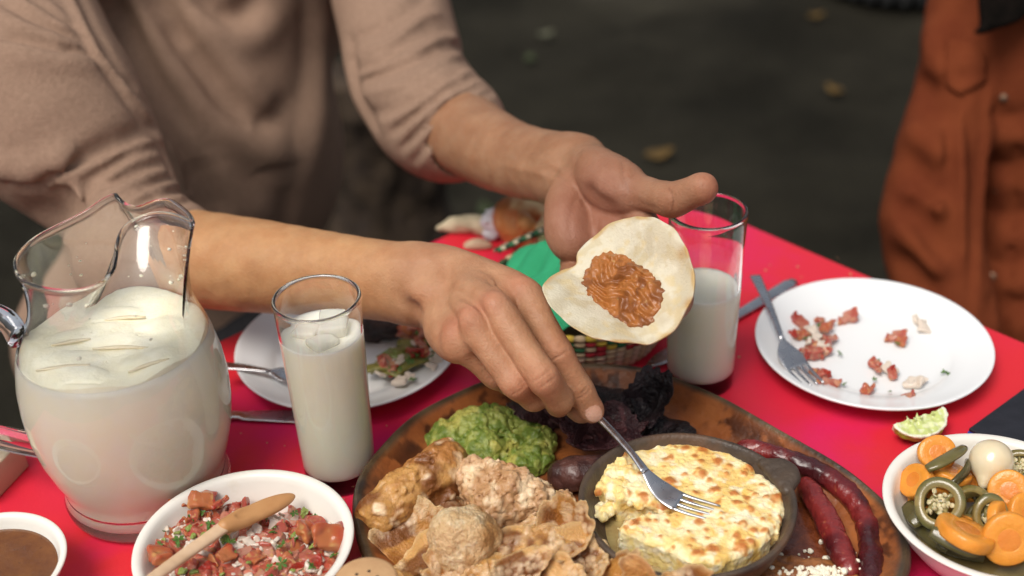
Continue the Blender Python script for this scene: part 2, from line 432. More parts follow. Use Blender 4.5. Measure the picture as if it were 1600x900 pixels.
slab(.0035, 0, -.026, .03, m_tab, 'tabletop', .003)
slab(0, -.004, -.03, .032, m_edge, 'edge_trim', .002)
for (u, v) in ((.12, .12), (LT - .12, .12), (.12, LT - .12), (LT - .12, LT - .12)):
    p = A + d1 * u + d2 * v; a = p.copy(); a[2] = TZ - .03; b = p.copy(); b[2] = 0
    V, F = sweep([a, b], .03, .03, side=(0, 1, 0)); put('leg', V, F, m_leg, tb)
for (u, v, u2, v2) in ((.12, .12, LT - .12, .12), (.12, LT - .12, LT - .12, LT - .12)):
    a = A + d1 * u + d2 * v; b = A + d1 * u2 + d2 * v2; a[2] = b[2] = .2
    V, F = sweep([a, b], .02, .02); put('stretcher', V, F, m_leg, tb)

# ================================================================== GLASSWARE
m_glass = mat('clear_glass', (1, 1, 1), None, rough=.015, trans=1, ior=1.48)
m_milk = mat('rice_milk', (.995, .96, .76), (.995, .97, .80), 60, .28, sss=.7, sssr=(1, .95, .8), ssss=.02, spec=.35)
m_foam = mat('milk_foam', (.985, .95, .76), (.95, .89, .66), 45, .5, bump=.0004, bscale=500, sss=.25, sssr=(1, .9, .7), ssss=.004)
GAP = -.0006
m_ice = mat('milky_ice', (.88, .88, .83), None, rough=.06, trans=.55, ior=1.31, sss=0)
def ice_cube(c, s_, seed, parent, name='ice_cube'):
    r = SDF([-s_] * 3, [s_] * 3, s_ / 13)
    r.fn(lambda x, y, z: (np.sqrt(np.maximum(abs(x) - s_ * .5, 0) ** 2 + np.maximum(abs(y) - s_ * .42, 0) ** 2 + np.maximum(abs(z) - s_ * .3, 0) ** 2) - s_ * .18), 1e-6)
    r.disp(lambda P: fbm(P, .9 / s_, 2, seed) * s_ * .12, s_ * .5); V, F = r.mesh(2)
    q = np.random.RandomState(seed); Mx = np.array(Matrix.Rotation(q.rand() * 3, 3, 'Z') @ Matrix.Rotation(q.rand() * .5 - .25, 3, 'X'))
    put(name, V @ Mx.T + c, F, m_ice, parent)
def tumbler(bx, by, h, rt, rb, fill, label, lab2):
    c = T(bx, by); g = thing('drinking_glass', label, 'glass', c, 'tall glasses of rice milk')
    t = .0022
    prof = [(1e-6, 0), (rb - .004, 0), (rb - .0008, .0012), (rb, .004)]
    prof += [(rb + (rt - rb) * s_, h * s_) for s_ in np.linspace(.08, .96, 9)]
    prof += [(rt + .0006, h - .003), (rt + .0002, h - .0006), (rt - .0012, h), (rt - .0027, h - .0008), (rt - t - .0004, h - .004)]
    prof += [(rb + (rt - rb) * s_ - t, h * s_) for s_ in np.linspace(.94, .12, 8)] + [(rb - t - .001, .0160), (rb - .008, .0140), (1e-6, .0135)]
    V, F = lathe(prof, c, 80); fixn(put('tumbler', V, F, m_glass, g))
    rr = lambda z: rb + (rt - rb) * z / h - t - GAP
    pr = [(1e-6, .0131), (rr(.014) - .006, .0135), (rr(.016) - .0006, .0160)] + [(rr(z), z) for z in np.linspace(.020, fill - .001, 12)] + [(rr(fill), fill + .0010), (rr(fill) - .0016, fill + .0003), (rr(fill) * .6, fill - .0003), (1e-6, fill)]
    V, F = lathe(pr, c, 80); fixn(put('rice_milk', V, F, m_milk, g))
    return c, g
cL, gL = tumbler(533, 742, .173, .0332, .0285, .141, 'tall glass of rice milk and ice between jug and platter', '')
cR, gR = tumbler(1093, 594, .173, .0325, .0290, .099, 'taller looking half empty glass of rice milk behind the tortilla', '')
for i, (dx, dy, dz, s_) in enumerate(((.008, .006, .002, .019), (-.012, .004, -.002, .015), (.002, -.013, -.003, .014))):
    ice_cube(cL + (dx, dy, .141 + dz), s_, i + 3, gL)
# foam film high on the right glass wall
# ---- jug
JC = T(236, 768)
jug = thing('pitcher', 'large clear pitcher full of white rice milk at the left', 'pitcher', JC)
# body radii by height (m); neck narrows, then the rim opens into a pinched spout
JP = [(.0, .060), (.004, .0645), (.012, .0655), (.020, .063), (.028, .0625), (.045, .069), (.065, .0745), (.085, .0775), (.105, .0780), (.125, .0765), (.145, .0725), (.160, .068), (.172, .0645), (.182, .0625)]
def jr(z): return np.interp(z, [p[0] for p in JP], [p[1] for p in JP])
JH = .232
# rim curve given by where it is seen and how high it stands
rimpx = [(181, 306, .254), (160, 315, .249), (133, 333, .242), (106, 347, .238), (80, 360, .235), (55, 374, .233), (35, 391, .232), (22, 413, .230), (28, 436, .229), (45, 447, .228), (67, 454, .228), (88, 458, .228), (107, 459, .228), (130, 457, .228), (152, 450, .229), (170, 438, .230), (180, 424, .231), (184, 405, .233), (186, 385, .236), (194, 363, .240), (209, 349, .243), (227, 341, .245), (245, 337, .247), (264, 338, .249), (282, 343, .251), (295, 349, .252), (304, 352, .252), (300, 340, .252), (288, 328, .251), (268, 315, .250), (248, 315, .249), (232, 320, .248), (214, 326, .248), (198, 321, .251), (187, 311, .255)]
R3 = [T(x, y, z) for x, y, z in rimpx]
R3 = crv(R3, 4, closed=True)
ang = np.unwrap(np.array([math.atan2(p[1] - JC[1], p[0] - JC[0]) for p in R3]))
NJ = len(R3)
# even angular start at the neck, same winding as the rim
L_ = np.cumsum([0] + [np.linalg.norm(R3[(i + 1) % NJ] - R3[i]) for i in range(NJ)]); fr = L_[:-1] / L_[-1]
a0 = ang[0]; sgn = 1 if ang[-1] > ang[0] else -1
base_a = a0 + sgn * 2 * math.pi * fr
# soften: blend uniform angle with true angle
def jug_ring(z, off=0):
    if z <= .150: return [JC + ((jr(z) + off) * math.cos(a), (jr(z) + off) * math.sin(a), z) for a in base_a]
    s_ = (z - .150) / (JH - .150); out = []
    e = s_ ** 1.45
    for i, a in enumerate(base_a):
        zz = .150 + (R3[i][2] - TZ - .150) * s_; rad = np.interp(min(zz, .182), [p[0] for p in JP], [p[1] for p in JP])
        q = JC + (rad * math.cos(a), rad * math.sin(a), 0); p = q * (1 - e) + R3[i] * e; p[2] = TZ + zz
        n_ = nrm(np.array([math.cos(a), math.sin(a), 0])) * (1 - e)
        pr, nx_ = R3[i - 1], R3[(i + 1) % NJ]; tt = nrm(nx_ - pr) * sgn; n_ = nrm(n_ + np.array([tt[1], -tt[0], 0]) * e)
        out.append(p + n_ * off)
    return out
zs = [.002, .006, .012, .020, .028, .036, .045, .055, .065, .075, .085, .095, .105, .115, .125, .135, .145] + list(np.linspace(.152, JH, 18))
jt = .0021
V = []; F = []
rings = [jug_ring(z) for z in zs]
for o_, dz_ in ((.0006, .0010), (.0004, .0020), (-jt * .25, .0027), (-jt * .75, .0027), (-jt - .0004, .0020), (-jt - .0006, .0010)): rings.append([p + (0, 0, dz_) for p in jug_ring(JH, o_)])
inner = [jug_ring(z, -jt) for z in zs[3:]][::-1]
rings += inner
for r_ in rings: V += list(r_)
for k in range(len(rings) - 1):
    for i in range(NJ): j = (i + 1) % NJ; F.append((k * NJ + i, k * NJ + j, (k + 1) * NJ + j, (k + 1) * NJ + i))
F.append(tuple(range(NJ))); F.append(tuple((len(rings) - 1) * NJ + i for i in range(NJ)))
# handle: a thick glass loop at the left, joined to the body
o = fixn(put('jug_body', V, F, m_glass, jug))
hz = [(30, 528, .155), (8, 500, .163), (-35, 492, .160), (-78, 520, .140), (-92, 590, .100), (-75, 650, .070), (-30, 676, .058), (20, 688, .056), (72, 698, .060)]
hp = crv([T(x, y, z) for x, y, z in hz], 6)
V, F = sweep(hp, [.0225] * len(hp), [.0145] * len(hp), side=(0.3, 1, 0), n=18, sup=2.2); fixn(put('handle', V, F, m_glass, jug))
fl = .150
rr = lambda z: jr(z) - jt - GAP
pr = [(1e-6, .009), (.056, .009), (.0605, .012), (.0600, .018)] + [(rr(z), z) for z in np.linspace(.024, .150, 26)]
V, F = lathe(pr + [(rr(.150) - .004, .151), (1e-6, .151)], JC, 96); fixn(put('rice_milk', V, F, m_milk, jug))
# foam and half sunken ice on top
s = SDF(JC + (-.08, -.08, .140), JC + (.08, .08, .175), .0012)
s.fn(lambda x, y, z: np.maximum(np.sqrt((x - JC[0]) ** 2 + (y - JC[1]) ** 2) - (rr(.150) - .0004), np.maximum(z - (TZ + .1525) - .0015 * np.sin((x + y) * 90), TZ + .147 - z)), 1e-6)
for i, (u, v, a, l) in enumerate(((-.026, -.026, .1, .022), (.006, -.006, -.1, .024), (-.032, .006, .25, .016), (.032, -.030, .5, .020), (.034, .014, .25, .018), (-.004, .032, 0, .020), (-.008, -.048, -.1, .015))):
    q = JC + (u, v, .153); t_ = np.array([math.cos(a), math.sin(a), 0]) * l
    Rm = [[math.cos(a), math.sin(a), 0], [-math.sin(a), math.cos(a), 0], [0, 0, 1]]
    s.ell(q - (0, 0, .0020), (l, .0085, .0036), Rm, k=.003)
    s.cap(q - t_ * .85 + (.001, -.0125, .0005), q + t_ * .85 + (.001, -.0115, .0000), .0010, k=.002, neg=True)
s.fn(lambda x, y, z: np.sqrt((x - JC[0]) ** 2 + (y - JC[1]) ** 2) - (rr(.155) - .0015) + 0 * z, 1e-6) if 0 else None
s.disp(lambda P: fbm(P, 160, 2, 4) * .0003 + bubbly(P, 420, .0004, 2), .004)
V, F = s.mesh(1)
m_cin = mat('tan_streak', (.78, .66, .42), (.86, .78, .58), 60, .5)
for u, v, a, l in ((-.026, -.040, .12, .019), (.010, -.018, -.05, .021), (-.030, -.006, .2, .014), (.036, -.042, .5, .015), (.004, .022, .05, .016)):
    q = JC + (u, v, .1535); t_ = np.array([math.cos(a), math.sin(a), 0]) * l; cv_ = crv([q - t_, q + (0, .001, .0004), q + t_], 5); V_, F_ = sweep(cv_, [.004 * math.sin(math.pi * (i + .6) / (len(cv_) + .2)) + .0004 for i in range(len(cv_))], .0016, n=8); put('ice_sliver', V_, F_, m_cin, jug)
rad_ = np.hypot(V[:, 0] - JC[0], V[:, 1] - JC[1]); lim = jr(V[:, 2] - TZ) - jt - .0004; k_ = np.minimum(1, lim / np.maximum(rad_, 1e-6)); V[:, 0] = JC[0] + (V[:, 0] - JC[0]) * k_; V[:, 1] = JC[1] + (V[:, 1] - JC[1]) * k_
put('foam', V, F, m_foam, jug)
# drips and droplets of rice milk clinging to the inner wall
dv = []
rr2 = np.random.RandomState(5)
for i in range(46):
    k = 20 + rr2.randint(12); i0 = int(rr2.randint(NJ)) ; p = np.array(jug_ring(zs[min(k, len(zs) - 1)], -jt - .0002)[i0]); r_ = .0006 + .0022 * rr2.rand() ** 3
    b_ = lathe([(1e-6, -r_ * .7), (r_ * .8, -r_ * .45), (r_, 0), (r_ * .8, r_ * .45), (1e-6, r_ * .7)], p, 10); dv.append(b_)
V, F = join(*dv); tag(put('milk_droplets', V, F, m_foam, jug), None, None, kind='stuff')

# ================================================================== PLATES, BOWLS
m_china = mat('white_china', (.80, .81, .81), None, rough=.16, spec=.5, coat=.3)
m_bowl = mat('cream_melamine', (.80, .78, .72), (.76, .73, .66), 18, .28, spec=.45, c3=(.70, .64, .52), scale3=26, ramp3=(.66, .8))
def plate(px, py, r, label, name='dinner_plate'):
    c = T(px, py, .012); c[2] = TZ
    k = r / .105
    prof = [(1e-6, .003), (.058 * k, .003), (.060 * k, .0), (.063 * k, .0), (.066 * k, .003), (.08 * k, .009), (.099 * k, .0165), (.1042 * k, .0195), (.105 * k, .0208), (.1045 * k, .0219), (.103 * k, .0219), (.098 * k, .0196), (.084 * k, .0148), (.074 * k, .0122), (.071 * k, .0098), (.066 * k, .0068), (.058 * k, .0056), (1e-6, .0052)]
    V, F = lathe(prof, c, 128); o = fixn(put(name, V, F, m_china, origin=c)); tag(o, label, 'plate', 'white dinner plates'); return c
PR = plate(1362, 543, .1040, 'round white plate of leftover salsa at the right, largest and unobstructed')
PL = plate(545, 548, .103, 'round white plate of leftovers behind the left glass under the forearm')
def bowl(px, py, r, h, label, name='bowl'):
    c = T(px, py, h); c[2] = TZ; k = r
    prof = [(1e-6, .0025), (.50 * k, .0025), (.52 * k, 0), (.57 * k, 0), (.60 * k, .004), (.72 * k, .25 * h), (.85 * k, .56 * h), (.93 * k, .82 * h), (.965 * k, .93 * h), (.99 * k, .97 * h), (1.0 * k, .985 * h), (.998 * k, h), (.985 * k, 1.012 * h), (.955 * k, 1.012 * h), (.93 * k, 1.0 * h), (.905 * k, .96 * h), (.885 * k, .88 * h), (.80 * k, .55 * h), (.66 * k, .22 * h), (.5 * k, .11 * h), (1e-6, .10 * h)]
    V, F = lathe(prof, c, 112); o = fixn(put(name, V, F, m_bowl, origin=c)); tag(o, label, 'bowl', 'cream bowls on the table'); return c
BP = bowl(381, 845, .0790, .046, 'cream bowl of chopped tomato salsa with a wooden spoon')
BV = bowl(1560, 787, .0810, .046, 'cream bowl of pickled carrots and peppers at the right edge')
BS = bowl(-24, 884, .0570, .040, 'small cream bowl of brown sauce in the lower left corner')
# ---- knives and forks
m_steel = mat('cutlery_steel', (.62, .63, .65), (.52, .52, .54), 40, .2, r2=.34, metal=1)
def strip_at(px, n=6): return crv([T(x, y, z) for x, y, z in px], n)
def fork(pxs, ws, ths, neck, head_w, label, tine_len, group, side=(0, 0, 1), sink=.004):
    """pxs: 3-D points handle end -> tine tips; neck = index where the head begins"""
    P = [np.asarray(p, float) for p in pxs]
    Ph, wh = crv(P[:neck + 1], 8, ws[:neck + 1]); th = crv([np.array([t, 0, 0]) for t in ths[:neck + 1]], 8); th = [max(t[0], .001) for t in th]
    Pt = crv(P[neck:], 10); n = len(Pt)
    body = sweep(Ph, wh, th, side=side, n=12, sup=3)
    L = np.cumsum([0] + [np.linalg.norm(Pt[i + 1] - Pt[i]) for i in range(n - 1)]); L /= L[-1]
    # palm of the head
    ts = 1 - tine_len; kp = [i for i in range(n) if L[i] <= ts + .03]
    wfun = lambda l: ws[neck] + (head_w - ws[neck]) * math.sin(min(1, l / (ts * .75)) * math.pi / 2) ** 1.3
    palm = sweep([Pt[i] for i in kp], [wfun(L[i]) for i in kp], [.0016] * len(kp), side=side, n=16, sup=3)
    tn = []
    for q in range(4):
        off = (q - 1.5) * head_w * .27; pts = []; wd = []
        for i in range(kp[-1] - 1, n):
            t = nrm(Pt[min(i + 1, n - 1)] - Pt[max(i - 1, 0)]); s_ = nrm(np.cross(t, side)); e = (L[i] - ts) / (1 - ts)
            pts.append(Pt[i] + s_ * off * (1 - .06 * e)); wd.append(head_w * .155 * (1 - .45 * max(e, 0)))
        tn.append(sweep(pts, wd, [.0015] * len(pts), side=side, n=8, sup=3))
    V, F = join(body, palm, *tn); o = fixn(put('fork', V, F, m_steel)); tag(o, label, 'fork', group); return o
def knife(pts, label, wid=.017, group='knives on the table'):
    P = crv([np.asarray(p, float) for p in pts], 10); n = len(P); w = []; t = []
    for i in range(n):
        e = i / (n - 1)
        if e < .48: w.append(wid * (.62 + .3 * (1 - e / .48)) * (1 if e > .03 else .6)); t.append(.0042)
        else: q = (e - .48) / .52; w.append(wid * (.75 + .35 * math.sin(q * 2.2)) * (1 - max(0, q - .8) ** 1.5 * 8)); t.append(.0016)
    V, F = sweep(P, w, t, n=14, sup=3); o = fixn(put('table_knife', V, F, m_steel)); tag(o, label, 'knife', group)
G_F = 'forks on the table'
fork([T(1180, 431, .036), T(1192, 456, .035), T(1208, 492, .033), T(1222, 530, .029), T(1232, 552, .024), T(1250, 578, .018), T(1272, 601, .0185)], [.011, .0095, .006, .005, .012, .02, .02], [.0022, .0024, .003, .003, .0016, .0015, .0015], 3, .0235, 'steel fork resting on the left side of the right plate', .5, G_F)
fork([T(345, 571, .024), T(380, 574, .024), T(420, 580, .022), T(445, 585, .018), T(470, 590, .012), T(492, 594, .0105)], [.011, .009, .005, .008, .02, .02], [.0022, .0024, .003, .0016, .0015, .0015], 2, .0225, 'steel fork resting on the left plate behind the glass', .5, G_F)
knife([T(1241, 439, .0035), T(1155, 491, .0035), T(1090, 529, .0035), T(1012, 572, .0035)], 'steel knife lying behind the right glass', .016)
knife([T(258, 647, .003), T(340, 649, .003), T(430, 650, .003), T(540, 652, .003)], 'steel knife lying on red table between jug and left glass', .0165)
# ---- shaker with a holed clay lid
m_clay2 = mat('tan_clay', (.56, .34, .17), (.50, .29, .14), 60, .6, bump=.0003, bscale=400)
m_hole = mat('dark_hole', (.05, .03, .02), None, rough=.9)
sc0 = T(571, 906, .072); sc0[2] = TZ
sh = thing('salt_shaker', 'tan clay salt shaker with holed flat top at bottom edge', 'shaker', sc0)
V, F = lathe([(1e-6, 0), (.019, 0), (.021, .003), (.0235, .02), (.0225, .045), (.0195, .062), (.0205, .064), (.0215, .0665), (.0218, .070), (.0210, .0722), (.0190, .0732), (1e-6, .0735)], sc0, 64); fixn(put('body', V, F, m_clay2, sh))
for (x, y) in ((-.006, .004), (.002, .0065), (.008, .001), (.004, -.005), (-.005, -.004)):
    V, F = lathe([(1e-6, .0738), (.0009, .0738), (.0012, .0735), (.0012, .072)], sc0 + (x, y, 0), 12); put('hole', V, F, m_hole, sh)
# ---- kraft box corner at the left edge, dark notebook at the right edge
m_kraft = mat('beige_board', (.55, .45, .32), (.5, .4, .28), 30, .7)
V, F = box(T(-24, 735, .014), .055, .04, .028, math.radians(72), bev=.0015); tag(put('cardboard_box', V, F, m_kraft), 'small beige box cut off by the left edge of picture', 'box')
m_blk = mat('black_cover', (.010, .011, .016), (.016, .017, .024), 90, .5, bump=.0003, bscale=900)
m_blue = mat('blue_edge', (.03, .05, .28), None, rough=.4)
nb = thing('notebook', 'black notebook with blue edge beside the bowl of pickles', 'notebook', T(1600, 660))
ca, cb_, cc_ = T(1513, 672, .012), T(1612, 600, .012), T(1600, 745, .012)
ux = nrm((cb_ - ca) * [1, 1, 0]); uy = np.array([ux[1], -ux[0], 0])
if np.dot(uy, cc_ - ca) < 0: uy = -uy
mid = ca + ux * .095 + uy * .07; ang_ = math.atan2(ux[1], ux[0])
V, F = box(mid * [1, 1, 0] + [0, 0, TZ + .0125], .19, .14, .003, ang_, bev=.001); put('cover', V, F, m_blk, nb)
V, F = box(mid * [1, 1, 0] + [0, 0, TZ + .006], .191, .141, .0095, ang_, bev=.001); put('page_block', V, F, m_blue, nb)
# ================================================================== PEOPLE
m_skin = mat('skin', (1.0, 1.0, 1.0), (.87, .78, .73), 46, .42, r2=.60, bump=.00065, bscale=460, attr=True, sss=.18, sssr=(1, .35, .18), ssss=.006, spec=.35, detail=5)
m_sweat = mat('beige_knit', (.315, .205, .145), (.27, .174, .122), 190, .95, bump=.0008, bscale=330, spec=.15, wave=(190, .00022, 1.2))
m_rib = mat('beige_rib_knit', (.32, .205, .145), (.27, .175, .125), 26, .95, bump=.0004, bscale=520, spec=.15)
m_trs = mat('dark_trousers', (.022, .020, .022), (.03, .028, .03), 30, .9, bump=.001, bscale=400)
m_hair = mat('black_hair', (.004, .0035, .003), (.008, .006, .005), 90, 1.0, spec=.02, bump=.002, bscale=60)
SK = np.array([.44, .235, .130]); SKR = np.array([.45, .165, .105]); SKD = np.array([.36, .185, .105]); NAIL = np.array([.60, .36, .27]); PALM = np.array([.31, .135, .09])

def gauss(P, c, r): return np.exp(-((P - np.asarray(c)) ** 2).sum(1) / (r * r))
per = thing('person', 'person in beige sweater with rolled sleeves serving from the platter', 'person', (*D(250, 500, 1.75)[:2], 0))

# ---- right hand and forearm (left in the picture), holding the fork
Rw = T(672, 447, .128)
R_idx = [T(822, 462, .148), T(871, 552, .122), T(905, 608, .095), T(926, 643, .0745)]
R_mid = [T(777, 486, .156), T(849, 590, .126), T(874, 624, .098), T(872, 632, .078)]
R_rng = [T(740, 508, .147), T(806, 600, .114), T(835, 622, .090), T(846, 614, .072)]
R_pnk = [T(714, 532, .131), T(772, 586, .098), T(800, 600, .077), T(822, 596, .064)]
R_thb = [T(748, 452, .108), T(800, 510, .086), T(866, 586, .072), T(912, 640, .0655)]
lo, hi = boxof([Rw, T(520, 430, .118)] + R_idx + R_mid + R_rng + R_pnk + R_thb, .036)
Rel = T(215, 394, .090)
lo, hi = boxof([lo + .036, hi - .036, Rel], .048)
s = SDF(lo, hi, .0012)
Rel = T(215, 394, .090)
fdir = nrm(Rel - Rw)
def forearm(s, w, el, k=.012, side=None, rr=((.0, .0235, .0285), (.12, .0225, .0265), (.35, .029, .031), (.62, .0365, .037), (1.0, .041, .041)), bow=np.zeros(3)):
    """elliptic forearm from flattened pairs of tapering capsules; side = direction of the broad axis"""
    w, el = np.asarray(w), np.asarray(el); ax = nrm(el - w); sd_ = nrm(side - ax * (side @ ax))
    for sg in (-1, 1):
        pts = []; rad = []
        for t, thin, wide in rr: pts.append(w + (el - w) * t + bow * math.sin(math.pi * t) + sd_ * sg * (wide - thin) * 1.6); rad.append(thin)
        s.tube(pts, rad, k=k, smooth=4)
    s.tube([w + (el - w) * t + bow * math.sin(math.pi * t) for t, _, _ in rr], [b * .985 for _, b, _ in rr], k=.004, smooth=4)
camdir = lambda p: nrm(CAM - np.asarray(p))
up_img = nrm(UP)
Rside = nrm(up_img * .95 + camdir(Rw) * .1)
forearm(s, Rw - fdir * .004, Rel, side=Rside)
back = nrm(np.cross(R_idx[0] - R_pnk[0], R_mid[0] - Rw)); back *= np.sign(back @ camdir(R_mid[0]))
# palm: metacarpals fanning from the wrist
wr = [Rw + Rside * d_ - fdir * .012 for d_ in (.018, .006, -.006, -.017)]
for M_, w_, r0, r1 in ((R_idx, wr[0], .0155, .0135), (R_mid, wr[1], .0165, .0135), (R_rng, wr[2], .0155, .0125), (R_pnk, wr[3], .0145, .0115)):
    s.tube([w_ - back * .003, (w_ + M_[0]) / 2 - back * .005, M_[0] - back * .0055], [r0, (r0 + r1) / 2 + .001, r1], k=.013, smooth=4)
# flesh under the palm
s.ell((R_mid[0] + R_pnk[0] + Rw * 1.2) / 3.2 - back * .014, (.03, .026, .016), k=.014)
s.tube([Rw - back * .006 + Rside * .012, R_thb[0] - back * .003, R_thb[1]], [.018, .0175, .0125], k=.014, smooth=4)
def finger(s, J, r, k=.004, knuck=1.0, kk=.9):
    """four joints, radii at mcp pip dip tip; joints slightly thicker than the shafts between"""
    P = []; R_ = []
    for i in range(3):
        a, b = J[i], J[i + 1]
        for t in ((0, .22, .5, .8) if i < 2 else (0, .25, .55, .85)):
            base = r[i] * (1 - t) + r[i + 1] * t; P.append(a * (1 - t) + b * t); R_.append(base * (1 - .07 * math.sin(math.pi * t)))
    P.append(J[3]); R_.append(r[3]); s.tube(P, R_, k=k, smooth=3)
finger(s, R_idx, (.0122, .0104, .0092, .0078)); finger(s, R_mid, (.0122, .0106, .0096, .0084)); finger(s, R_rng, (.0115, .0100, .0090, .0078)); finger(s, R_pnk, (.0104, .0088, .0080, .007))
finger(s, R_thb, (.0135, .0118, .0108, .0088), k=.008)
for J, r in ((R_idx, .0072), (R_mid, .0080), (R_rng, .0072), (R_pnk, .0065)):     # knuckle heads
    s.ell(J[0] + back * .0062, r * 1.0, k=.008)
for J, r in ((R_idx, .0066), (R_mid, .0074), (R_rng, .0066), (R_pnk, .006)):      # middle joints
    t = nrm(J[2] - J[0]); n_ = nrm(camdir(J[1]) - t * (camdir(J[1]) @ t)); s.ell(J[1] + n_ * .0042, r, k=.005)
# tendons on the back of the hand, grooves between them, ulna bump, wrist hollow, veins
for J, w_ in ((R_idx, wr[0]), (R_mid, wr[1]), (R_rng, wr[2]), (R_pnk, wr[3])):
    s.line([w_ * .65 + J[0] * .35 + back * .012, w_ * .3 + J[0] * .7 + back * .009, J[0] + back * .010], .0030, .0036, band=.012)
for a_, b_ in ((R_idx, R_mid), (R_mid, R_rng), (R_rng, R_pnk)):
    m_ = (a_[0] + b_[0]) / 2; f_ = (a_[1] - a_[0]); s.line([m_ * .55 + Rw * .45 + back * .012, m_ + back * .009, m_ + f_ * .28 + back * .004], -.0030, .0050, band=.012)
s.ell(T(664, 452, .141), (.012, .011, .007), k=.016)
for q, a_, w_ in (([(694, 404), (700, 430), (694, 470), (684, 498)], -.0026, .0055), ([(742, 424), (768, 440), (790, 468)], .0010, .0018), ([(712, 470), (738, 482), (760, 512)], .0009, .0018), ([(600, 404), (640, 408), (676, 404)], .0008, .0025), ([(716, 452), (730, 448), (746, 436)], .0007, .0015)):
    pts = [s.hit(x, y, .85, 1.3, .0006) for x, y in q]; s.line([p for p in pts if p is not None], a_ * 1.5, w_, band=.008)
# nail of the index finger: shallow plate with a groove around it
tI = nrm(R_idx[3] - R_idx[2]); vI = camdir(R_idx[3]); nI = nrm(vI - tI * (vI @ tI)); sI = np.cross(tI, nI)
nI = nrm(nI + sI * .0)
nc = R_idx[3] - tI * .0020 + nI * .0066
nc = nc - tI * .0012 + nI * .0004
s.ell(nc + tI * .0006 + nI * .0004, (.0082, .0066, .0024), [tI, sI, nI], k=.0008)
s.line([nc + tI * (.0006 - .0086 * math.cos(a)) + sI * .0070 * math.sin(a) - nI * (.0008 + .0012 * abs(math.sin(a))) for a in np.linspace(-1.9, 1.9, 9)], -.0009, .0010, band=.005, taper=False)
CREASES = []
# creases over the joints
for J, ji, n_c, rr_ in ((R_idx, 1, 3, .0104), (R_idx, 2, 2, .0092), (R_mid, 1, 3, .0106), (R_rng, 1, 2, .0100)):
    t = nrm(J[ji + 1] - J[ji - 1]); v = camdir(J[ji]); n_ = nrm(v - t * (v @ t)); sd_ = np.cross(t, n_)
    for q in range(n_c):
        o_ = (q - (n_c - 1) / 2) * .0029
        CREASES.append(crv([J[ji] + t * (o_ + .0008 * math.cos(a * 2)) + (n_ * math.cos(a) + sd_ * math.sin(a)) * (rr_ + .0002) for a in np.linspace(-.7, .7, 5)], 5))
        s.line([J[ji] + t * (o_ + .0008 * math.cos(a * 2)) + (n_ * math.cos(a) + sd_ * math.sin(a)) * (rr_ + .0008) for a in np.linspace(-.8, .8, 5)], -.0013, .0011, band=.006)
s.disp(lambda P: fbm(P, 90, 2, 3) * .0004, .004)
V1, F1 = s.mesh(1)
def hand_cols(V, knuck, nails, base=SK, palm=None):
    t = np.zeros(len(V))
    for k_, r_, a_ in knuck: t += gauss(V, k_, r_) * a_
    c = cmix(base, SKR, t); c = c * (1 + .06 * fbm(V, 55, 2, 9) + .035 * vnoise(V, 420, 2))[:, None]
    f = (vnoise(V, 260, 5) * vnoise(V, 210, 8)); pass
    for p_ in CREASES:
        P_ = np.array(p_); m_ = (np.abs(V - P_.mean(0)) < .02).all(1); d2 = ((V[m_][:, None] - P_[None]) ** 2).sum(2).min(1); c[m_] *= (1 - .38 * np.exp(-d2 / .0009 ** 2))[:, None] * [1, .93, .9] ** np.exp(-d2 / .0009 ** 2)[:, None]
    for n_, tt, ss, nn in nails:
        q = V - n_; x, y, z = q @ tt, q @ ss, q @ nn
        inside = ((x / .0080) ** 2 + (y / .0064) ** 2 < 1) & (z > -.0016); c[inside] = NAIL * (1 + .12 * np.clip(-x[inside] / .006, 0, 1))[:, None]
    return c
kn = [(J[0] + back * .01, .012, .5) for J in (R_idx, R_mid, R_rng, R_pnk)] + [(J[1], .012, .55) for J in (R_idx, R_mid, R_rng, R_pnk)] + [(J[3], .014, .5) for J in (R_idx, R_mid, R_rng, R_pnk)] + [(R_idx[2], .008, .35)]
C1 = hand_cols(V1, kn, [(nc + tI * .0006, tI, sI, nI)])
C1 = C1 * (1 + np.clip(((V1 - Rw) @ fdir) / .06, 0, 1)[:, None] * np.array([.12, .14, -.04]))

# ---- left hand (right in the picture), palm up under the tortilla
Lw = D(893, 264, 1.125); Lel = D(640, 128, 1.42); LB = -UP * .024
Lf = nrm(Lel - Lw)
LM = [D(1000, 345, 1.035), D(962, 372, 1.045), D(926, 390, 1.06), D(897, 398, 1.085)]       # index .. little finger roots
L_idx = [LM[0], D(1050, 400, .995), D(1062, 470, .985), D(1038, 506, .965)]
L_mid = [LM[1], D(1010, 420, 1.005), D(1030, 490, .99), D(1012, 512, .968)]
L_rng = [LM[2], D(940, 440, 1.02), D(950, 500, 1.0), D(958, 508, .975)]
L_pnk = [LM[3], D(892, 438, 1.045), D(898, 474, 1.02), D(920, 494, .995)]
L_thb = [D(938, 268, 1.085), D(990, 298, 1.035), D(1052, 313, .998), D(1100, 293, .975)]
Lel = D(640, 128, 1.42)
lo, hi = boxof([Lw, Lel] + L_idx + L_mid + L_rng + L_pnk + L_thb, .048)
s = SDF(lo, hi, .0014)
Lside = nrm(up_img * .8 + camdir(Lw) * -.3 + nrm(RT) * .35)
LR = ((0, .0205, .0265), (.10, .0215, .0265), (.35, .028, .031), (.65, .0365, .038), (1, .042, .043))
forearm(s, Lw - Lf * .006, Lel, side=Lside, rr=LR, bow=LB)
front = nrm(np.cross(LM[0] - LM[3], LM[1] - Lw)); front *= np.sign(front @ camdir(LM[1]))    # palm side
lw = [Lw + Lside * d_ - Lf * .010 for d_ in (.014, .005, -.006, -.016)]
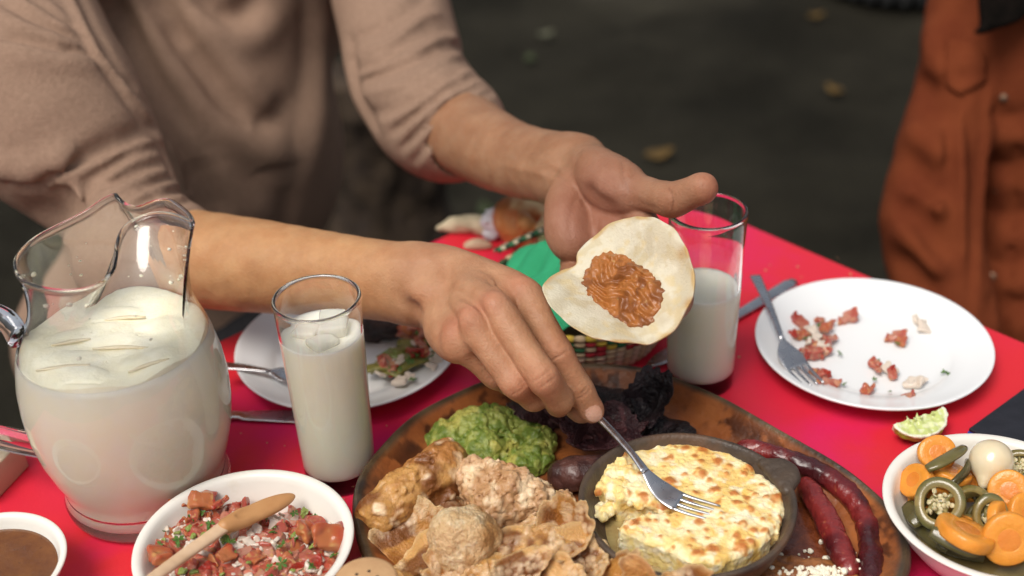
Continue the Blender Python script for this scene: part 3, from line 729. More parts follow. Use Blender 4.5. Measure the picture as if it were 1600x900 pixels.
for M_, w_, r0, r1 in ((LM[0], lw[0], .015, .0125), (LM[1], lw[1], .0145, .0125), (LM[2], lw[2], .0145, .0120), (LM[3], lw[3], .0140, .0110)):
    s.tube([w_ - front * .002, (w_ + M_) / 2 - front * .004, M_ - front * .002], [r0, (r0 + r1) / 2, r1], k=.012, smooth=4)
# thenar and hypothenar pads, hollow between
s.tube([D(920, 262, 1.095), D(955, 285, 1.055), D(985, 302, 1.033)], [.0175, .0185, .0145], k=.012, smooth=4)
s.tube([D(885, 300, 1.09), D(884, 350, 1.065), D(893, 385, 1.055)], [.0135, .0135, .0115], k=.012, smooth=4)
s.tube([D(915, 305, 1.045), D(940, 335, 1.028), D(965, 350, 1.018)], [.0045, .006, .005], k=.014, neg=True)
finger(s, L_thb, (.0145, .0118, .0112, .0090), k=.006)
finger(s, L_idx, (.0115, .010, .0092, .0076)); finger(s, L_mid, (.0115, .010, .0092, .0078)); finger(s, L_rng, (.0112, .0098, .009, .0076)); finger(s, L_pnk, (.0102, .0086, .0078, .0066))
for q, a_, w_ in (([(900, 286), (915, 318), (950, 336), (990, 330)], -.0016, .0026), ([(912, 232), (898, 250), (892, 276)], -.0020, .0032), ([(905, 300), (890, 340), (893, 372)], -.0010, .0022), ([(972, 252), (974, 276), (984, 300)], -.0012, .0022), ([(985, 310), (1010, 322), (1030, 326)], -.0012, .0024), ([(780, 258), (830, 268), (872, 280)], .0013, .0030), ([(826, 242), (862, 256), (888, 276)], .0020, .0032), ([(850, 280), (872, 282), (890, 290)], .0014, .0026), ([(1046, 294), (1052, 310), (1050, 328)], -.0008, .0014), ([(930, 322), (935, 350), (930, 380)], -.0008, .0018)):
    pts = [s.hit(x, y, .9, 1.4, .0006) for x, y in q]; s.line([p for p in pts if p is not None], a_, w_, band=.008)
s.disp(lambda P: fbm(P, 90, 2, 6) * .0004, .004)
V2, F2 = s.mesh(1)
kn = [(D(1110, 290, .975), .016, .6), (D(1052, 313, .99), .012, .3)] + [(J[3], .013, .7) for J in (L_idx, L_mid, L_rng, L_pnk)]
CREASES = [[p for p in (s.hit(x, y, .9, 1.4, .0006) for x, y in [tuple(v[:2]) for v in crv([np.array([*q, 0.]) for q in Q_], 12)]) if p is not None] for Q_ in ([(900, 286), (915, 318), (950, 336), (990, 330)], [(912, 232), (898, 250), (892, 276)], [(972, 252), (974, 276), (984, 300)], [(1046, 294), (1052, 310), (1050, 328)])]
C2 = hand_cols(V2, kn, [], base=SK * .76)  # shade on this hand painted in as a darker skin base
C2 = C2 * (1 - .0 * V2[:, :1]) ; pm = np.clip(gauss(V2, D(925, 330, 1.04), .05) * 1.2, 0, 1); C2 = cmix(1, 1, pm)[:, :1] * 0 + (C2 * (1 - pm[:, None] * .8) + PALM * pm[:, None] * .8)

# ---- the rest of the arms, trunk, neck, head and legs under the clothes
Rsh, Lsh = D(-50, -80, 1.42), D(588, -130, 1.62)
Rb = T(180, 304, .108)
chest, belly, hips = D(332, -40, 1.66), D(312, 250, 1.68), D(262, 520, 1.80)
neck, head = D(285, -260, 1.60), D(300, -400, 1.52)
lo, hi = boxof([Rsh, Lsh, belly, hips, head, Rw, Lw], .2); lo[2] = .0 + .35
s = SDF(lo, hi, .0065)
side_ = nrm(Lsh - Rsh); fw = nrm(np.cross(side_, (0, 0, 1))); fw *= np.sign(fw @ (CAM - chest)); upv = np.cross(side_, fw); upv *= np.sign(upv[2])
RB = [side_, fw, upv]
s.ell(chest, (.165, .085, .16), RB, k=.05); s.ell(belly, (.14, .075, .16), RB, k=.05); s.ell(hips, (.165, .12, .12), RB, k=.05)
s.tube([Rsh, Rb, Rel], [.045, .034, .036], k=.03); s.tube([Lsh, Lel], [.05, .038], k=.04)
s.tube([chest + upv * .1, neck, neck * .5 + head * .5], [.07, .055, .052], k=.03)
s.ell(head, (.072, .088, .105), RB, k=.02); s.ell(head + fw * .088 - upv * .01, (.014, .018, .022), RB, k=.012); s.ell(head - upv * .07 + fw * .035, (.045, .05, .04), RB, k=.02)
for g_ in (-1, 1): s.ell(head + side_ * g_ * .074 - upv * .005, (.009, .016, .028), RB, k=.006); s.ell(head + fw * .078 + side_ * g_ * .03 + upv * .012, (.014, .008, .010), RB, k=.01, neg=True)
s.cap(head + fw * .085 - upv * .045 - side_ * .022, head + fw * .085 - upv * .045 + side_ * .022, .004, k=.006, neg=True)
knee = [hips + fw * .36 - side_ * .11 - upv * .02, hips + fw * .34 + side_ * .14 - upv * .02]
for g_, kq in zip((-1, 1), knee): s.tube([hips + side_ * g_ * .09, kq], [.085, .06], k=.03)
V3, F3 = s.mesh(1); C3 = np.ones((len(V3), 3)) * SK
nv = 0; VV = []; FF = []; CC = []
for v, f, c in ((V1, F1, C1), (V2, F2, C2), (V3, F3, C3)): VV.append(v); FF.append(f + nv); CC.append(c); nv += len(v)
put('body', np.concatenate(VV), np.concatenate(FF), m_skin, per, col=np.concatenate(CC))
# hair cap, trousers and shoes (mostly outside the picture)
s = SDF(head - .14, head + .14, .006); s.ell(head + upv * .018 - fw * .012, (.084, .098, .112), RB, k=.01); s.ell(head + fw * .09 - upv * .035, (.07, .085, .10), RB, k=.02, neg=True)
s.disp(lambda P: fbm(P, 60, 2) * .005, .02); V, F = s.mesh(1); put('hair', V, F, m_hair, per)
lo, hi = boxof([hips, knee[0], knee[1]], .2); lo[2] = .0; s = SDF(lo, hi, .008)
s.ell(hips, (.19, .14, .13), RB, k=.04)
for g_, kq in zip((-1, 1), knee):
    an = kq.copy(); an[2] = .10; an = an - fw * .03; s.tube([hips + side_ * g_ * .09, kq, an], [.10, .074, .055], k=.03)
s.disp(lambda P: fbm(P, 14, 3, 7) * .010, .04); V, F = s.mesh(1); put('trousers', V, F, m_trs, per)
for kq in knee:
    a = kq.copy(); a[2] = .045; s = SDF(a - .2, a + .22, .006); s.tube([a - fw * .07, a + fw * .03, a + fw * .13], [.045, .048, .04], k=.02); s.fn(lambda x, y, z: z - .001 + 0 * x + 0 * y, k=1e-6, neg=True)
    V, F = s.mesh(1); put('shoe', V, F, m_rub, per)

# ---- the sweater: base volumes, then folds laid where the eye meets them
lo, hi = boxof([Rsh, Lsh, belly, hips, Rel, Lel], .16); lo = lo - [.0, 0, 0]
s = SDF(lo, hi, .0031)
s.ell(chest, (.205, .135, .20), RB, k=.06); s.ell(belly, (.198, .128, .21), RB, k=.06); s.ell(hips, (.205, .14, .17), RB, k=.06)
s.tube([chest - side_ * .06 + upv * .1, Rsh], [.09, .085], k=.05); s.tube([chest + side_ * .06 + upv * .1, Lsh], [.09, .075], k=.05)
                                              # elbow end of the loose sleeve
s.tube([Rsh, D(8, 50, 1.33), D(72, 168, 1.25), Rb], [.085, .088, .084, .052], k=.03, smooth=4)
Rc = Rw + (Rel - Rw) * .84
s.tube([Rb, Rel, Rc + fdir * .035, Rc], [.052, .053, .0455, .0405], k=.02, smooth=4)
Lc = Lw + (Lel - Lw) * .655 + LB * math.sin(math.pi * .655)
Lf = nrm(nrm(Lel - Lw) + LB * -12)
s.tube([Lsh, D(612, -10, 1.52), Lel], [.070, .058, .058], k=.03, smooth=4)
s.tube([Lel, (Lel + Lc) / 2 + LB * .5, Lc], [.058, .056, .0455], k=.02, smooth=4)
HIT0 = SDF.hit
base_s = s.D.copy()
LINES = []
def surf(pxs, amp, w, w0=1.0):
    """fold that follows the cloth surface along a line"""
    pts = []; px = crv([np.array([x, y, 0.0]) for x, y in pxs], 3)
    for p in px:
        h_ = s.hit(p[0], p[1], w0, 2.2, .002)
        if h_ is None: continue
        if pts and np.linalg.norm(h_ - pts[-1]) > .07: LINES.append((pts, amp, w)); pts = []
        pts.append(h_)
    LINES.append((pts, amp, w))
def lay():
    for p, a, w in LINES: s.line(p, a, w, p=1.25 if a < 0 else 1.9, band=.022)
    LINES.clear()
RIDGE = lambda p, r=.010, k=.022, d=.004: surf(p, r * 1.15, max(k * .38, .0038))
VAL = lambda p, r=.008, k=.02, d=.003: surf(p, -r * 2.2, max(k * .34, .0034))
# chest: long diagonal valleys and the soft drapes between
VAL([(232, -30), (275, 55), (318, 112), (352, 155), (392, 196)], .016, .045, .004); RIDGE([(262, -30), (320, 50), (372, 118), (425, 170)], .010, .05, .006)
VAL([(172, -20), (213, 67), (249, 133), (300, 205)], .007, .034, .003); RIDGE([(200, -30), (248, 60), (300, 140), (360, 205), (425, 240), (432, 262)], .018, .055, .006)
VAL([(300, -20), (335, 18), (370, 22), (405, -10)], .009, .035, .003); RIDGE([(295, 20), (340, 55), (395, 60), (440, 20)], .010, .05, .006)
VAL([(470, -30), (478, 60), (470, 150), (455, 240)], .003, .06, .002); RIDGE([(505, -30), (508, 80), (498, 190), (480, 300)], .005, .06, .006)
VAL([(392, 196), (430, 185), (462, 150)], .006, .04, .002); RIDGE([(330, 230), (370, 300), (420, 350)], .009, .05, .006); VAL([(300, 250), (345, 340)], .008, .04, .002)
VAL([(455, 290), (440, 360), (400, 420)], .007, .04, .002); 
# rolled edge where the sleeve passes in front of the chest
VAL([(120, -20), (150, 45), (180, 100), (222, 150), (262, 200), (290, 250), (312, 318)], .0065, .012, .000)
RIDGE([(104, -20), (134, 48), (160, 92), (198, 140), (240, 190), (272, 240), (292, 300)], .0075, .009, .002)
VAL([(90, -20), (120, 40), (148, 92), (180, 132), (222, 190), (256, 240), (276, 290)], .004, .009, -.001)
# upper sleeve creases
for q in ([(20, -30), (70, 10), (110, 40), (140, 66)], [(-10, -5), (50, 30), (95, 50), (135, 72)], [(50, -30), (92, -2), (118, 22)]): VAL(q, .004, .014, .001)
for q in ([(0, -25), (60, 18), (105, 45), (138, 60)], [(-10, 15), (40, 42), (90, 62), (140, 76)]): RIDGE(q, .006, .014, .002)
VAL([(-20, 50), (35, 65), (90, 76), (150, 84)], .0075, .016, .001); RIDGE([(-20, 72), (40, 88), (100, 96), (160, 100)], .010, .03, .004)
# elbow: heavy bunching
VAL([(-10, 262), (25, 282), (60, 288), (95, 268), (150, 238), (205, 212), (246, 192)], .009, .018, .002)
RIDGE([(60, 290), (75, 292), (95, 284), (140, 262), (200, 236), (256, 214)], .009, .014, .003)
VAL([(78, 282), (98, 316), (92, 338)], .009, .016, .002); RIDGE([(112, 278), (124, 305), (118, 335)], .009, .014, .002)
VAL([(140, 276), (165, 262), (205, 238), (262, 222)], .006, .011, .001); RIDGE([(142, 290), (180, 272), (215, 252), (268, 238)], .007, .010, .002)
VAL([(128, 318), (140, 290), (180, 282), (225, 262), (275, 248)], .006, .011, .001); RIDGE([(150, 308), (190, 292), (230, 276), (280, 262)], .007, .010, .002)
VAL([(170, 318), (205, 300), (245, 284), (286, 272)], .005, .010, .001); RIDGE([(190, 318), (225, 304), (260, 292), (290, 284)], .006, .009, .002)
VAL([(212, 322), (240, 308), (270, 298), (292, 296)], .0045, .009, .001); RIDGE([(228, 328), (255, 316), (282, 308), (300, 306)], .005, .009, .002)
VAL([(235, 340), (262, 324), (296, 314)], .004, .008, .001)
RIDGE([(-20, 255), (30, 268), (80, 262), (130, 236)], .014, .04); VAL([(-20, 318), (30, 335), (85, 340), (120, 345)], .014, .05); VAL([(-10, 385), (50, 400), (100, 392)], .009, .03); RIDGE([(-10, 360), (50, 372), (110, 368)], .008, .03)
# left sleeve rings
for q, r in (([(555, 60), (600, 40), (650, 5), (672, -20)], .006), ([(552, 108), (600, 92), (655, 52), (705, 40)], .0065), ([(562, 128), (640, 100), (690, 74), (722, 72)], .0065), ([(572, 180), (632, 162), (681, 128), (738, 96)], .0075), ([(612, 208), (650, 178), (700, 140), (742, 118)], .006), ([(628, 232), (664, 196), (712, 154), (756, 132)], .005), ([(646, 252), (678, 212), (722, 170), (768, 144)], .0042)): VAL(q, r, .014, .001)
for q, r in (([(556, 85), (605, 68), (660, 28), (690, 20)], .008), ([(560, 118), (620, 98), (680, 64), (716, 58)], .008), ([(566, 150), (640, 128), (700, 92), (732, 82)], .010), ([(600, 196), (645, 170), (695, 132), (742, 108)], .007), ([(622, 222), (658, 186), (706, 148), (750, 126)], .006), ([(638, 244), (672, 205), (718, 163), (762, 138)], .005), ([(655, 262), (686, 222), (730, 176), (776, 150)], .0045)): RIDGE(q, r, .012, .003)
VAL([(548, 60), (552, 110), (562, 160), (590, 200)], .010, .02, .0)
lay()
s.disp(lambda P: fbm(P, 14, 2, 4) * .0016 + fbm(P, 6, 2, 14) * .004, .03)
# hollow cuffs
s.cap(Rc - fdir * .03, Rc + fdir * .03, .0345, .0375, k=.001, neg=True); s.cap(Lc - Lf * .03, Lc + Lf * .03, .0385, .0410, k=.001, neg=True)
# neck hole at the top
s.cap(neck, chest + upv * .15, .062, k=.01, neg=True)
# cut the lower hem
V, F = s.mesh(1)
put('sweater', V, F, m_sweat, per)

# ---- second person at the right: orange shirt jacket
m_jack = mat('rust_corduroy', (.155, .037, .013), (.120, .026, .0095), 16, .9, bump=.0012, bscale=160, spec=.12)
m_btn = mat('dull_metal_button', (.14, .08, .05), None, rough=.4, metal=.7)
pc = D(1662, 120, 1.74); ph = D(1650, 560, 1.82)
p2 = thing('person', 'person in rust orange shirt jacket standing at the right edge', 'person', (*ph[:2], 0))
sx = nrm(np.array([.93, .37, 0])); fx = nrm(np.array([-.37, .93, 0])) * -1; ux2 = np.array([0, 0, 1.0])
# lean of the torso follows the picture vertical
ax2 = nrm(pc - ph); RB2 = [sx, nrm(np.cross(ax2, sx)), ax2]
Lsx = D(1545, -60, 1.74); Le = D(1455, 345, 1.68); Lh = D(1490, 520, 1.66)
s = SDF(*boxof([pc + (.3, 0, .28), ph, Le, Lsx], .17), .0055)
s.ell(pc, (.168, .125, .26), RB2, k=.06); s.ell(ph, (.165, .13, .28), RB2, k=.06)
s.tube([Lsx + (.06, 0, 0), Lsx, D(1500, 130, 1.70), Le, Lh], [.075, .066, .056, .062, .056], k=.012, smooth=4)
R2s = pc + sx * .2 + ax2 * .10; s.tube([R2s, R2s - ax2 * .28 + sx * .03, R2s - ax2 * .48 - RB2[1] * .05], [.08, .07, .06], k=.02, smooth=4)
base_s = s.D.copy()
VAL([(1496, 20), (1490, 120), (1484, 220), (1490, 330), (1500, 460)], .014, .016, .001)
VAL([(1440, 120), (1462, 165), (1484, 190)], .016, .045); RIDGE([(1445, 40), (1465, 100), (1482, 130)], .014, .05)
VAL([(1420, 235), (1452, 285), (1480, 300)], .018, .05); RIDGE([(1418, 190), (1450, 235), (1480, 255)], .012, .05)
VAL([(1412, 320), (1445, 350), (1484, 410)], .022, .045); RIDGE([(1400, 345), (1435, 385), (1475, 440)], .016, .045); RIDGE([(1412, 290), (1445, 315), (1482, 345)], .012, .04)
VAL([(1388, 400), (1430, 425), (1470, 470)], .014, .035)
for y in (175, 250, 330, 405, 470): VAL([(1545, y), (1575, y + 6), (1625, y - 4)], .006, .02); RIDGE([(1545, y + 36), (1585, y + 42), (1625, y + 34)], .007, .04)
VAL([(1512, 160), (1518, 260), (1518, 420)], .007, .03); RIDGE([(1500, 170), (1502, 290), (1505, 420)], .010, .03)
VAL([(1540, -20), (1538, 120), (1530, 260), (1519, 400), (1513, 520)], .008, .009); RIDGE([(1550, -20), (1548, 120), (1541, 260), (1530, 400), (1524, 520)], .006, .012)
VAL([(1598, -20), (1597, 120), (1588, 260), (1580, 400), (1574, 520)], .006, .009)
lay()
s.disp(lambda P: fbm(P, 12, 2, 21) * .003, .04)
jm = s; V, F = s.mesh(1); put('shirt_jacket', V, F, m_jack, p2)
def jhit(x, y): return jm.hit(x, y, 1.2, 2.2, .002)
for (x, y) in ((1568, 153), (1559, 296), (1550, 432), (1572, 20)):
    h_ = jhit(x, y)
    if h_ is not None:
        n_ = camdir(h_); s = SDF(h_ - .012, h_ + .012, .0009); e1 = nrm(np.cross(n_, UP)); s.ell(h_ + n_ * .001, (.0058, .0058, .0024), [e1, np.cross(n_, e1), n_], k=.0005)
        V, F = s.mesh(1); put('button', V, F, m_btn, p2)
# chest pocket flap
cn_ = [(1496, 62), (1542, 70), (1540, 140), (1520, 152), (1492, 132)]
g = [[None] * 9 for _ in range(9)]; V = []
for i in range(9):
    for j in range(9):
        u, v = i / 8, j / 8; x = (1479 + 62 * u); yb = 60 + 8 * u; yt = 128 + 20 * (1 - abs(2 * u - .7)) + 4 * u
        h_ = jhit(1522, yb + (yt - yb) * v); w_q = 1.62 if h_ is None else float((h_ - CAM) @ _f); h_ = D(x, yb + (yt - yb) * v, w_q + .0006 * abs(x - 1522) * .5)
        V.append(h_ + camdir(h_) * .007)
F = [(i * 9 + j, (i + 1) * 9 + j, (i + 1) * 9 + j + 1, i * 9 + j + 1) for i in range(8) for j in range(8)]
o = put('pocket_flap', V, F, m_jack, p2); md = o.modifiers.new('t', 'SOLIDIFY'); md.thickness = .005; md.offset = 0
# body, trousers, hair
h2 = pc + ax2 * .42 - RB2[1] * 0 + nrm(CAM - pc) * .02
s = SDF(*boxof([h2, pc, ph - ax2 * .75 + (0, 0, 0), Le, Lh], .17), .008)
s.ell(pc, (.165, .10, .23), RB2, k=.05); s.ell(ph, (.17, .10, .22), RB2, k=.05); s.tube([pc + ax2 * .15, h2 - ax2 * .08], [.06, .05], k=.03)
s.ell(h2, (.070, .088, .105), RB2, k=.02); fr2 = RB2[1] * np.sign(RB2[1] @ (CAM - pc)); s.ell(h2 + fr2 * .088, (.013, .018, .02), RB2, k=.01)
s.tube([Lsx, Le, Lh, D(1560, 560, 1.66)], [.045, .04, .03, .028], k=.02)
V, F = s.mesh(1); put('body', V, F, m_skin, p2, col=np.ones((len(V), 3)) * SK)
m_jean = mat('navy_denim', (.012, .018, .055), (.02, .028, .075), 40, .9, bump=.0008, bscale=500)
s = SDF(*boxof([ph, (ph[0], ph[1], .05)], .26), .009)
s.ell(ph - ax2 * .12, (.205, .135, .17), RB2, k=.04)
for g_ in (-1, 1): a = ph - ax2 * .15 + sx * g_ * .09; b = a.copy(); b[2] = .08; s.tube([a, b], [.10, .07], k=.03)
s.disp(lambda P: fbm(P, 14, 3, 2) * .008, .04); V, F = s.mesh(1); put('trousers', V, F, m_jean, p2)
for g_ in (-1, 1):
    a = ph + sx * g_ * .09; a[2] = .04; s = SDF(a - .17, a + .17, .007); s.tube([a - fr2 * .06, a + fr2 * .11], [.045, .04], k=.01); V, F = s.mesh(1); put('shoe', V, F, m_rub, p2)
s = SDF(*boxof([h2, D(1535, 42, 1.56), D(1620, -60, 1.6)], .14), .005)
s.ell(h2 + ax2 * .015 - fr2 * .012, (.085, .10, .115), RB2, k=.01); s.ell(h2 + fr2 * .09 - ax2 * .03, (.06, .07, .095), RB2, k=.02, neg=True)
for q in range(9):
    x0 = 1640 - q * 9; s.tube([h2 - sx * (.06 - q * .006) + ax2 * .02, D(x0, -60, 1.60), D(x0 - 12 - q * 2, -10 - q, 1.585), D(1600 - q * 8, 18 + q * 3, 1.575), D(1585 - q * 8, 36 + q * 2, 1.57)], [.014, .011, .008, .005, .0015], k=.004, smooth=5)
V, F = s.mesh(1); put('hair', V, F, m_hair, p2)
# ================================================================== THE PLATTER AND WHAT LIES ON IT
def dcol(V, a, b, sc, seed=0, lo=-.25, hi=.25, o=3): return cmix(a, b, (fbm(V, sc, o, seed) - lo) / (hi - lo))
m_vc = lambda name, **k: mat(name, (1, 1, 1), attr=True, **k)
m_clay = mat('glazed_clay', (.36, .115, .030), (.24, .068, .018), 22, .30, r2=.5, bump=.0012, bscale=130, attr=True, coat=.25, spec=.5, c3=(.085, .032, .016), scale3=13, ramp3=(.52, .72))
opx = [(553, 800), (562, 745), (592, 700), (650, 646), (730, 604), (810, 580), (890, 569), (968, 570), (1040, 582), (1110, 612), (1180, 652), (1250, 690), (1320, 732), (1372, 770), (1404, 808), (1420, 850), (1418, 895), (1386, 950), (1300, 1010), (1150, 1050), (1000, 1062), (850, 1050), (720, 1010), (620, 945), (570, 870)]
oc = crv([T(x, y, .030) for x, y in opx], 8, closed=True); oc = [p + (0, 0, 0) for p in oc]
PC = T(985, 800, 0)
prof = [(.0, .0055), (.3, .0055), (.55, .006), (.74, .0075), (.82, .010), (.88, .0155), (.925, .0225), (.955, .0275), (.972, .0300), (.988, .0312), (1.0, .0300), (1.006, .027), (1.0, .023), (.975, .016), (.93, .007), (.90, .0), (.5, .0), (0, .0)]
V = []; F = []; n = len(oc)
for k, (s_, z) in enumerate(prof):
    for i, p in enumerate(oc):
        q = PC + (p - PC) * max(s_, .002); a = 2 * math.pi * i / n
        V.append((q[0], q[1], TZ + z + (.0012 * math.sin(a * 5 + 1) + .0008 * math.sin(a * 11)) * (1 if .8 < s_ and z > .01 else 0)))
for k in range(len(prof) - 1):
    for i in range(n): j = (i + 1) % n; F.append((k * n + i, k * n + j, (k + 1) * n + j, (k + 1) * n + i))
V = np.array(V); sc_ = np.repeat([p[0] for p in prof], n); up_ = np.repeat([1 if k < 9 else 0 for k in range(len(prof))], n)
# finer rings for colour detail: subdivide profile via interpolation
def ringres(prof, m):
    out = []
    for (a, za), (b, zb) in zip(prof[:-1], prof[1:]):
        for t in range(m): out.append((a + (b - a) * t / m, za + (zb - za) * t / m))
    return out + [prof[-1]]
pf = ringres(prof, 4); V = []; F = []; oc = crv([T(x, y, .030) for x, y in opx], 20, closed=True); n = len(oc)
for s_, z in pf:
    for i, p in enumerate(oc):
        q = PC + (p - PC) * max(s_, .002); a = 2 * math.pi * i / n
        V.append((q[0], q[1], TZ + z + (.0012 * math.sin(a * 5 + 1) + .0008 * math.sin(a * 11)) * (1 if .8 < s_ and z > .01 else 0)))
for k in range(len(pf) - 1):
    for i in range(n): j = (i + 1) % n; F.append((k * n + i, k * n + j, (k + 1) * n + j, (k + 1) * n + i))
V = np.array(V); ss = np.repeat([p[0] for p in pf], n); kk = np.repeat(np.arange(len(pf)), n)
c = np.ones((len(V), 3))
sp = fbm(V, 45, 3, 5) + .5 * vnoise(V, 190, 4)
soot = np.clip((sp - .12) * 5, 0, 1) * np.exp(-((ss - .91) / .06) ** 2) * (kk < 40)          # scorch freckles below the rim
c = cmix(c, [.16, .13, .16], soot * .9)
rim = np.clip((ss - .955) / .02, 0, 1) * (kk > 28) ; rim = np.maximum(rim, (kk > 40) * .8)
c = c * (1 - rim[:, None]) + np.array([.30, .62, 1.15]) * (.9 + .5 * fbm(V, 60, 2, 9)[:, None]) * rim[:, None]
o = fixn(put('clay_platter', V, F, m_clay, origin=(*PC[:2], TZ), col=c)); tag(o, 'large rounded triangular brown clay platter full of food in front', 'platter')
def PZ(x, y, z=.008): return T(x, y, z)
# sauce film on the bare clay
def film(pxs, z, th, m, name, par, jag=.25, seed=0, col=None, rn=64, lab=None):
    C_ = T(*np.mean(np.array(pxs), 0), z); P = crv([T(x, y, z) for x, y in pxs], 10, closed=True); V = [C_ + (0, 0, th)]; F = []; n = len(P)
    for k, (s_, h_) in enumerate(((.35, th * .8), (.65, th), (.85, th * .9), (.96, th * .6), (1.0, 0))):
        for i, p in enumerate(P):
            w = 1 + jag * .3 * (vnoise(np.array([p]), 150, seed)[0]) * (k / 4); q = C_ + (p - C_) * s_ * w; V.append(q + (0, 0, h_ + .0003 * vnoise(np.array([q]), 300, seed)[0]))
    for i in range(n): F.append((0, 1 + i, 1 + (i + 1) % n))
    for k in range(4):
        for i in range(n): a = 1 + k * n + i; b = 1 + k * n + (i + 1) % n; F.append((a, a + n, b + n, b))
    return put(name, V, F, m, par)
m_sauce = mat('red_brown_sauce', (.13, .030, .012), (.22, .055, .018), 90, .12, r2=.3, bump=.0012, bscale=220, coat=.6)
o = film([(1215, 800), (1260, 780), (1300, 800), (1318, 850), (1300, 885), (1230, 872), (1190, 850)], .0068, .0012, m_sauce, 'sauce_smear', None, seed=4); tag(o, 'glossy red brown sauce smeared between clay dish and sausages', 'sauce')

def blob(name, build, lo, hi, h, m, colf, label=None, cat=None, group=None, parent=None, disp=None, band=.006, relax=1, floor=None):
    s = SDF(lo, hi, h); build(s)
    if disp: s.disp(disp, band)
    if floor is not None: s.fn(lambda x, y, z: z - (TZ + floor) + 0 * x + 0 * y, k=.001, neg=True)
    V, F = s.mesh(relax); o = put(name, V, F, m, parent, col=colf(V)); 
    if label: tag(o, label, cat, group)
    return o
# ---- guacamole
m_guac = m_vc('avocado_mash', rough=.32, bump=.0012, bscale=420, sss=.15, sssr=(.5, 1, .2), ssss=.003)
gp = [(700, 688, .018, .021), (735, 672, .022, .022), (772, 660, .026, .021), (812, 655, .022, .018), (712, 715, .014, .018), (752, 700, .020, .021), (800, 690, .014, .013), (842, 690, .016, .016), (838, 716, .014, .015), (812, 728, .012, .015), (770, 728, .010, .014), (738, 730, .010, .014)]
gp = [(x, y + 4, z * .66, r * .82) for x, y, z, r in gp]
def b_(s):
    for x, y, z, r in gp: s.ell(T(x, y, z), (r, r, r * .8), k=.006)
    q = np.random.RandomState(4)
    for i in range(150):
        x, y, z, r = gp[q.randint(len(gp))]; d_ = nrm(q.randn(3) * [1, 1, .8] + [0, 0, .6]); s.ell(T(x, y, z) + d_ * r * .9 * [1, 1, .8], .0022 + .0035 * q.rand(), k=.0022)
    s.ell(T(788, 708, .026), (.009, .012, .014), k=.006, neg=True)
lo, hi = boxof([T(660, 740, .0), T(880, 630, .05), T(880, 740, 0), T(660, 620, .03)], .012)
blob('guacamole', b_, lo, hi, .00095, m_guac, lambda V: cmix(dcol(V, [.14, .20, .028], [.29, .33, .070], 130, 3), [.42, .40, .09], np.clip(fbm(V, 75, 2, 8) * 3 - .9, 0, 1)), 'chunky green guacamole heaped at the back of the platter', 'guacamole', disp=lambda P: fbm(P, 240, 2, 2) * .0009 + bubbly(P, 190, .0020, 3) + bubbly(P, 330, .0010, 5) + fbm(P, 60, 2, 8) * .002, floor=.0065)
for x, y, r, lb in ((797, 752, .0055, 'tiny dab of green guacamole by the short dark sausage'), (655, 730, .006, 'small green dab of guacamole against the platter wall behind the crackling strip')):
    c_ = T(x, y, .010); blob('guacamole_dab', lambda s: (s.ell(c_, (r, r * .8, r * .7)), s.ell(c_ + (r * .6, r * .3, .001), r * .5)), c_ - .012, c_ + .012, .0007, m_guac, lambda V: dcol(V, [.12, .19, .018], [.28, .34, .042], 130, 3), lb, 'guacamole', 'dabs of guacamole', disp=lambda P: fbm(P, 300, 2, 2) * .001)

# ---- pork cracklings
m_chi = m_vc('fried_pork_skin', rough=.42, bump=.0009, bscale=520, sss=.12, sssr=(1, .5, .2), ssss=.003, spec=.5, coat=.15)
CA, CB, CD, CW = np.array([.42, .20, .06]), np.array([.56, .33, .14]), np.array([.19, .065, .015]), np.array([.74, .55, .34])
def bubbles(s, pts, rad, n, r0, r1, seed, k=.0012, upb=.4):
    q = np.random.RandomState(seed)
    for i in range(n):
        j = q.randint(len(pts)); d_ = nrm(q.randn(3) + camdir(pts[j]) * upb * 2); rr_ = r0 + (r1 - r0) * q.rand() ** 1.6
        s.ell(pts[j] + d_ * (rad[j] if hasattr(rad, '__len__') else rad) * .98, rr_, k=k)
def sheet(s, pts, th, k=.004):
    """pts: grid of points joined by thick caps, for curled pieces of skin"""
    for r_ in pts:
        for a, b in zip(r_[:-1], r_[1:]): s.cap(a, b, th, th, k)
    for r0_, r1_ in zip(pts[:-1], pts[1:]):
        for a, b in zip(r0_, r1_): s.cap(a, b, th, th, k)
        for a, b in zip(r0_[:-1], r1_[1:]): s.cap(a, b, th, th, k)
def ccol(seed, w=.0, dark=.5, sc=60, base=CA, light=CB):
    def f(V):
        c = dcol(V, base, light, sc, seed); c = cmix(c, CD, (fbm(V, 38, 3, seed + 4) - .25 + dark * .3) * 2.2); c = cmix(c, CD, np.clip(worley(V, 230, seed) - .55, 0, 1) * 1.5); return cmix(c, CW, (fbm(V, 90, 2, seed + 7) * 1.5 + w - .4) * 1.3)
    return f
GC = 'fried pork cracklings on the platter'
lo, hi = boxof([T(555, 840, .0), T(735, 690, .06)], .045)
def b_(s):
    s.tube([T(578, 808, .026), T(612, 792, .034), T(650, 760, .038), T(690, 730, .042), T(702, 712, .044)], [.012, .0155, .0165, .0155, .0125], k=.006, smooth=4)
    s.tube([T(596, 818, .020), T(640, 800, .024), T(690, 765, .028), T(722, 745, .028)], [.008, .012, .012, .008], k=.006, smooth=4)
    s.ell(T(697, 706, .05), (.012, .010, .008), k=.004); s.ell(T(583, 798, .034), (.011, .009, .007), k=.003)
    s.tube([T(606, 782, .050), T(612, 800, .046)], .0028, k=.004, neg=True); s.tube([T(660, 740, .056), T(668, 765, .05)], .003, k=.005, neg=True)
    bubbles(s, [T(600, 818, .022), T(640, 805, .026), T(690, 770, .030), T(715, 750, .028)], .0105, 60, .0015, .0036, 3)
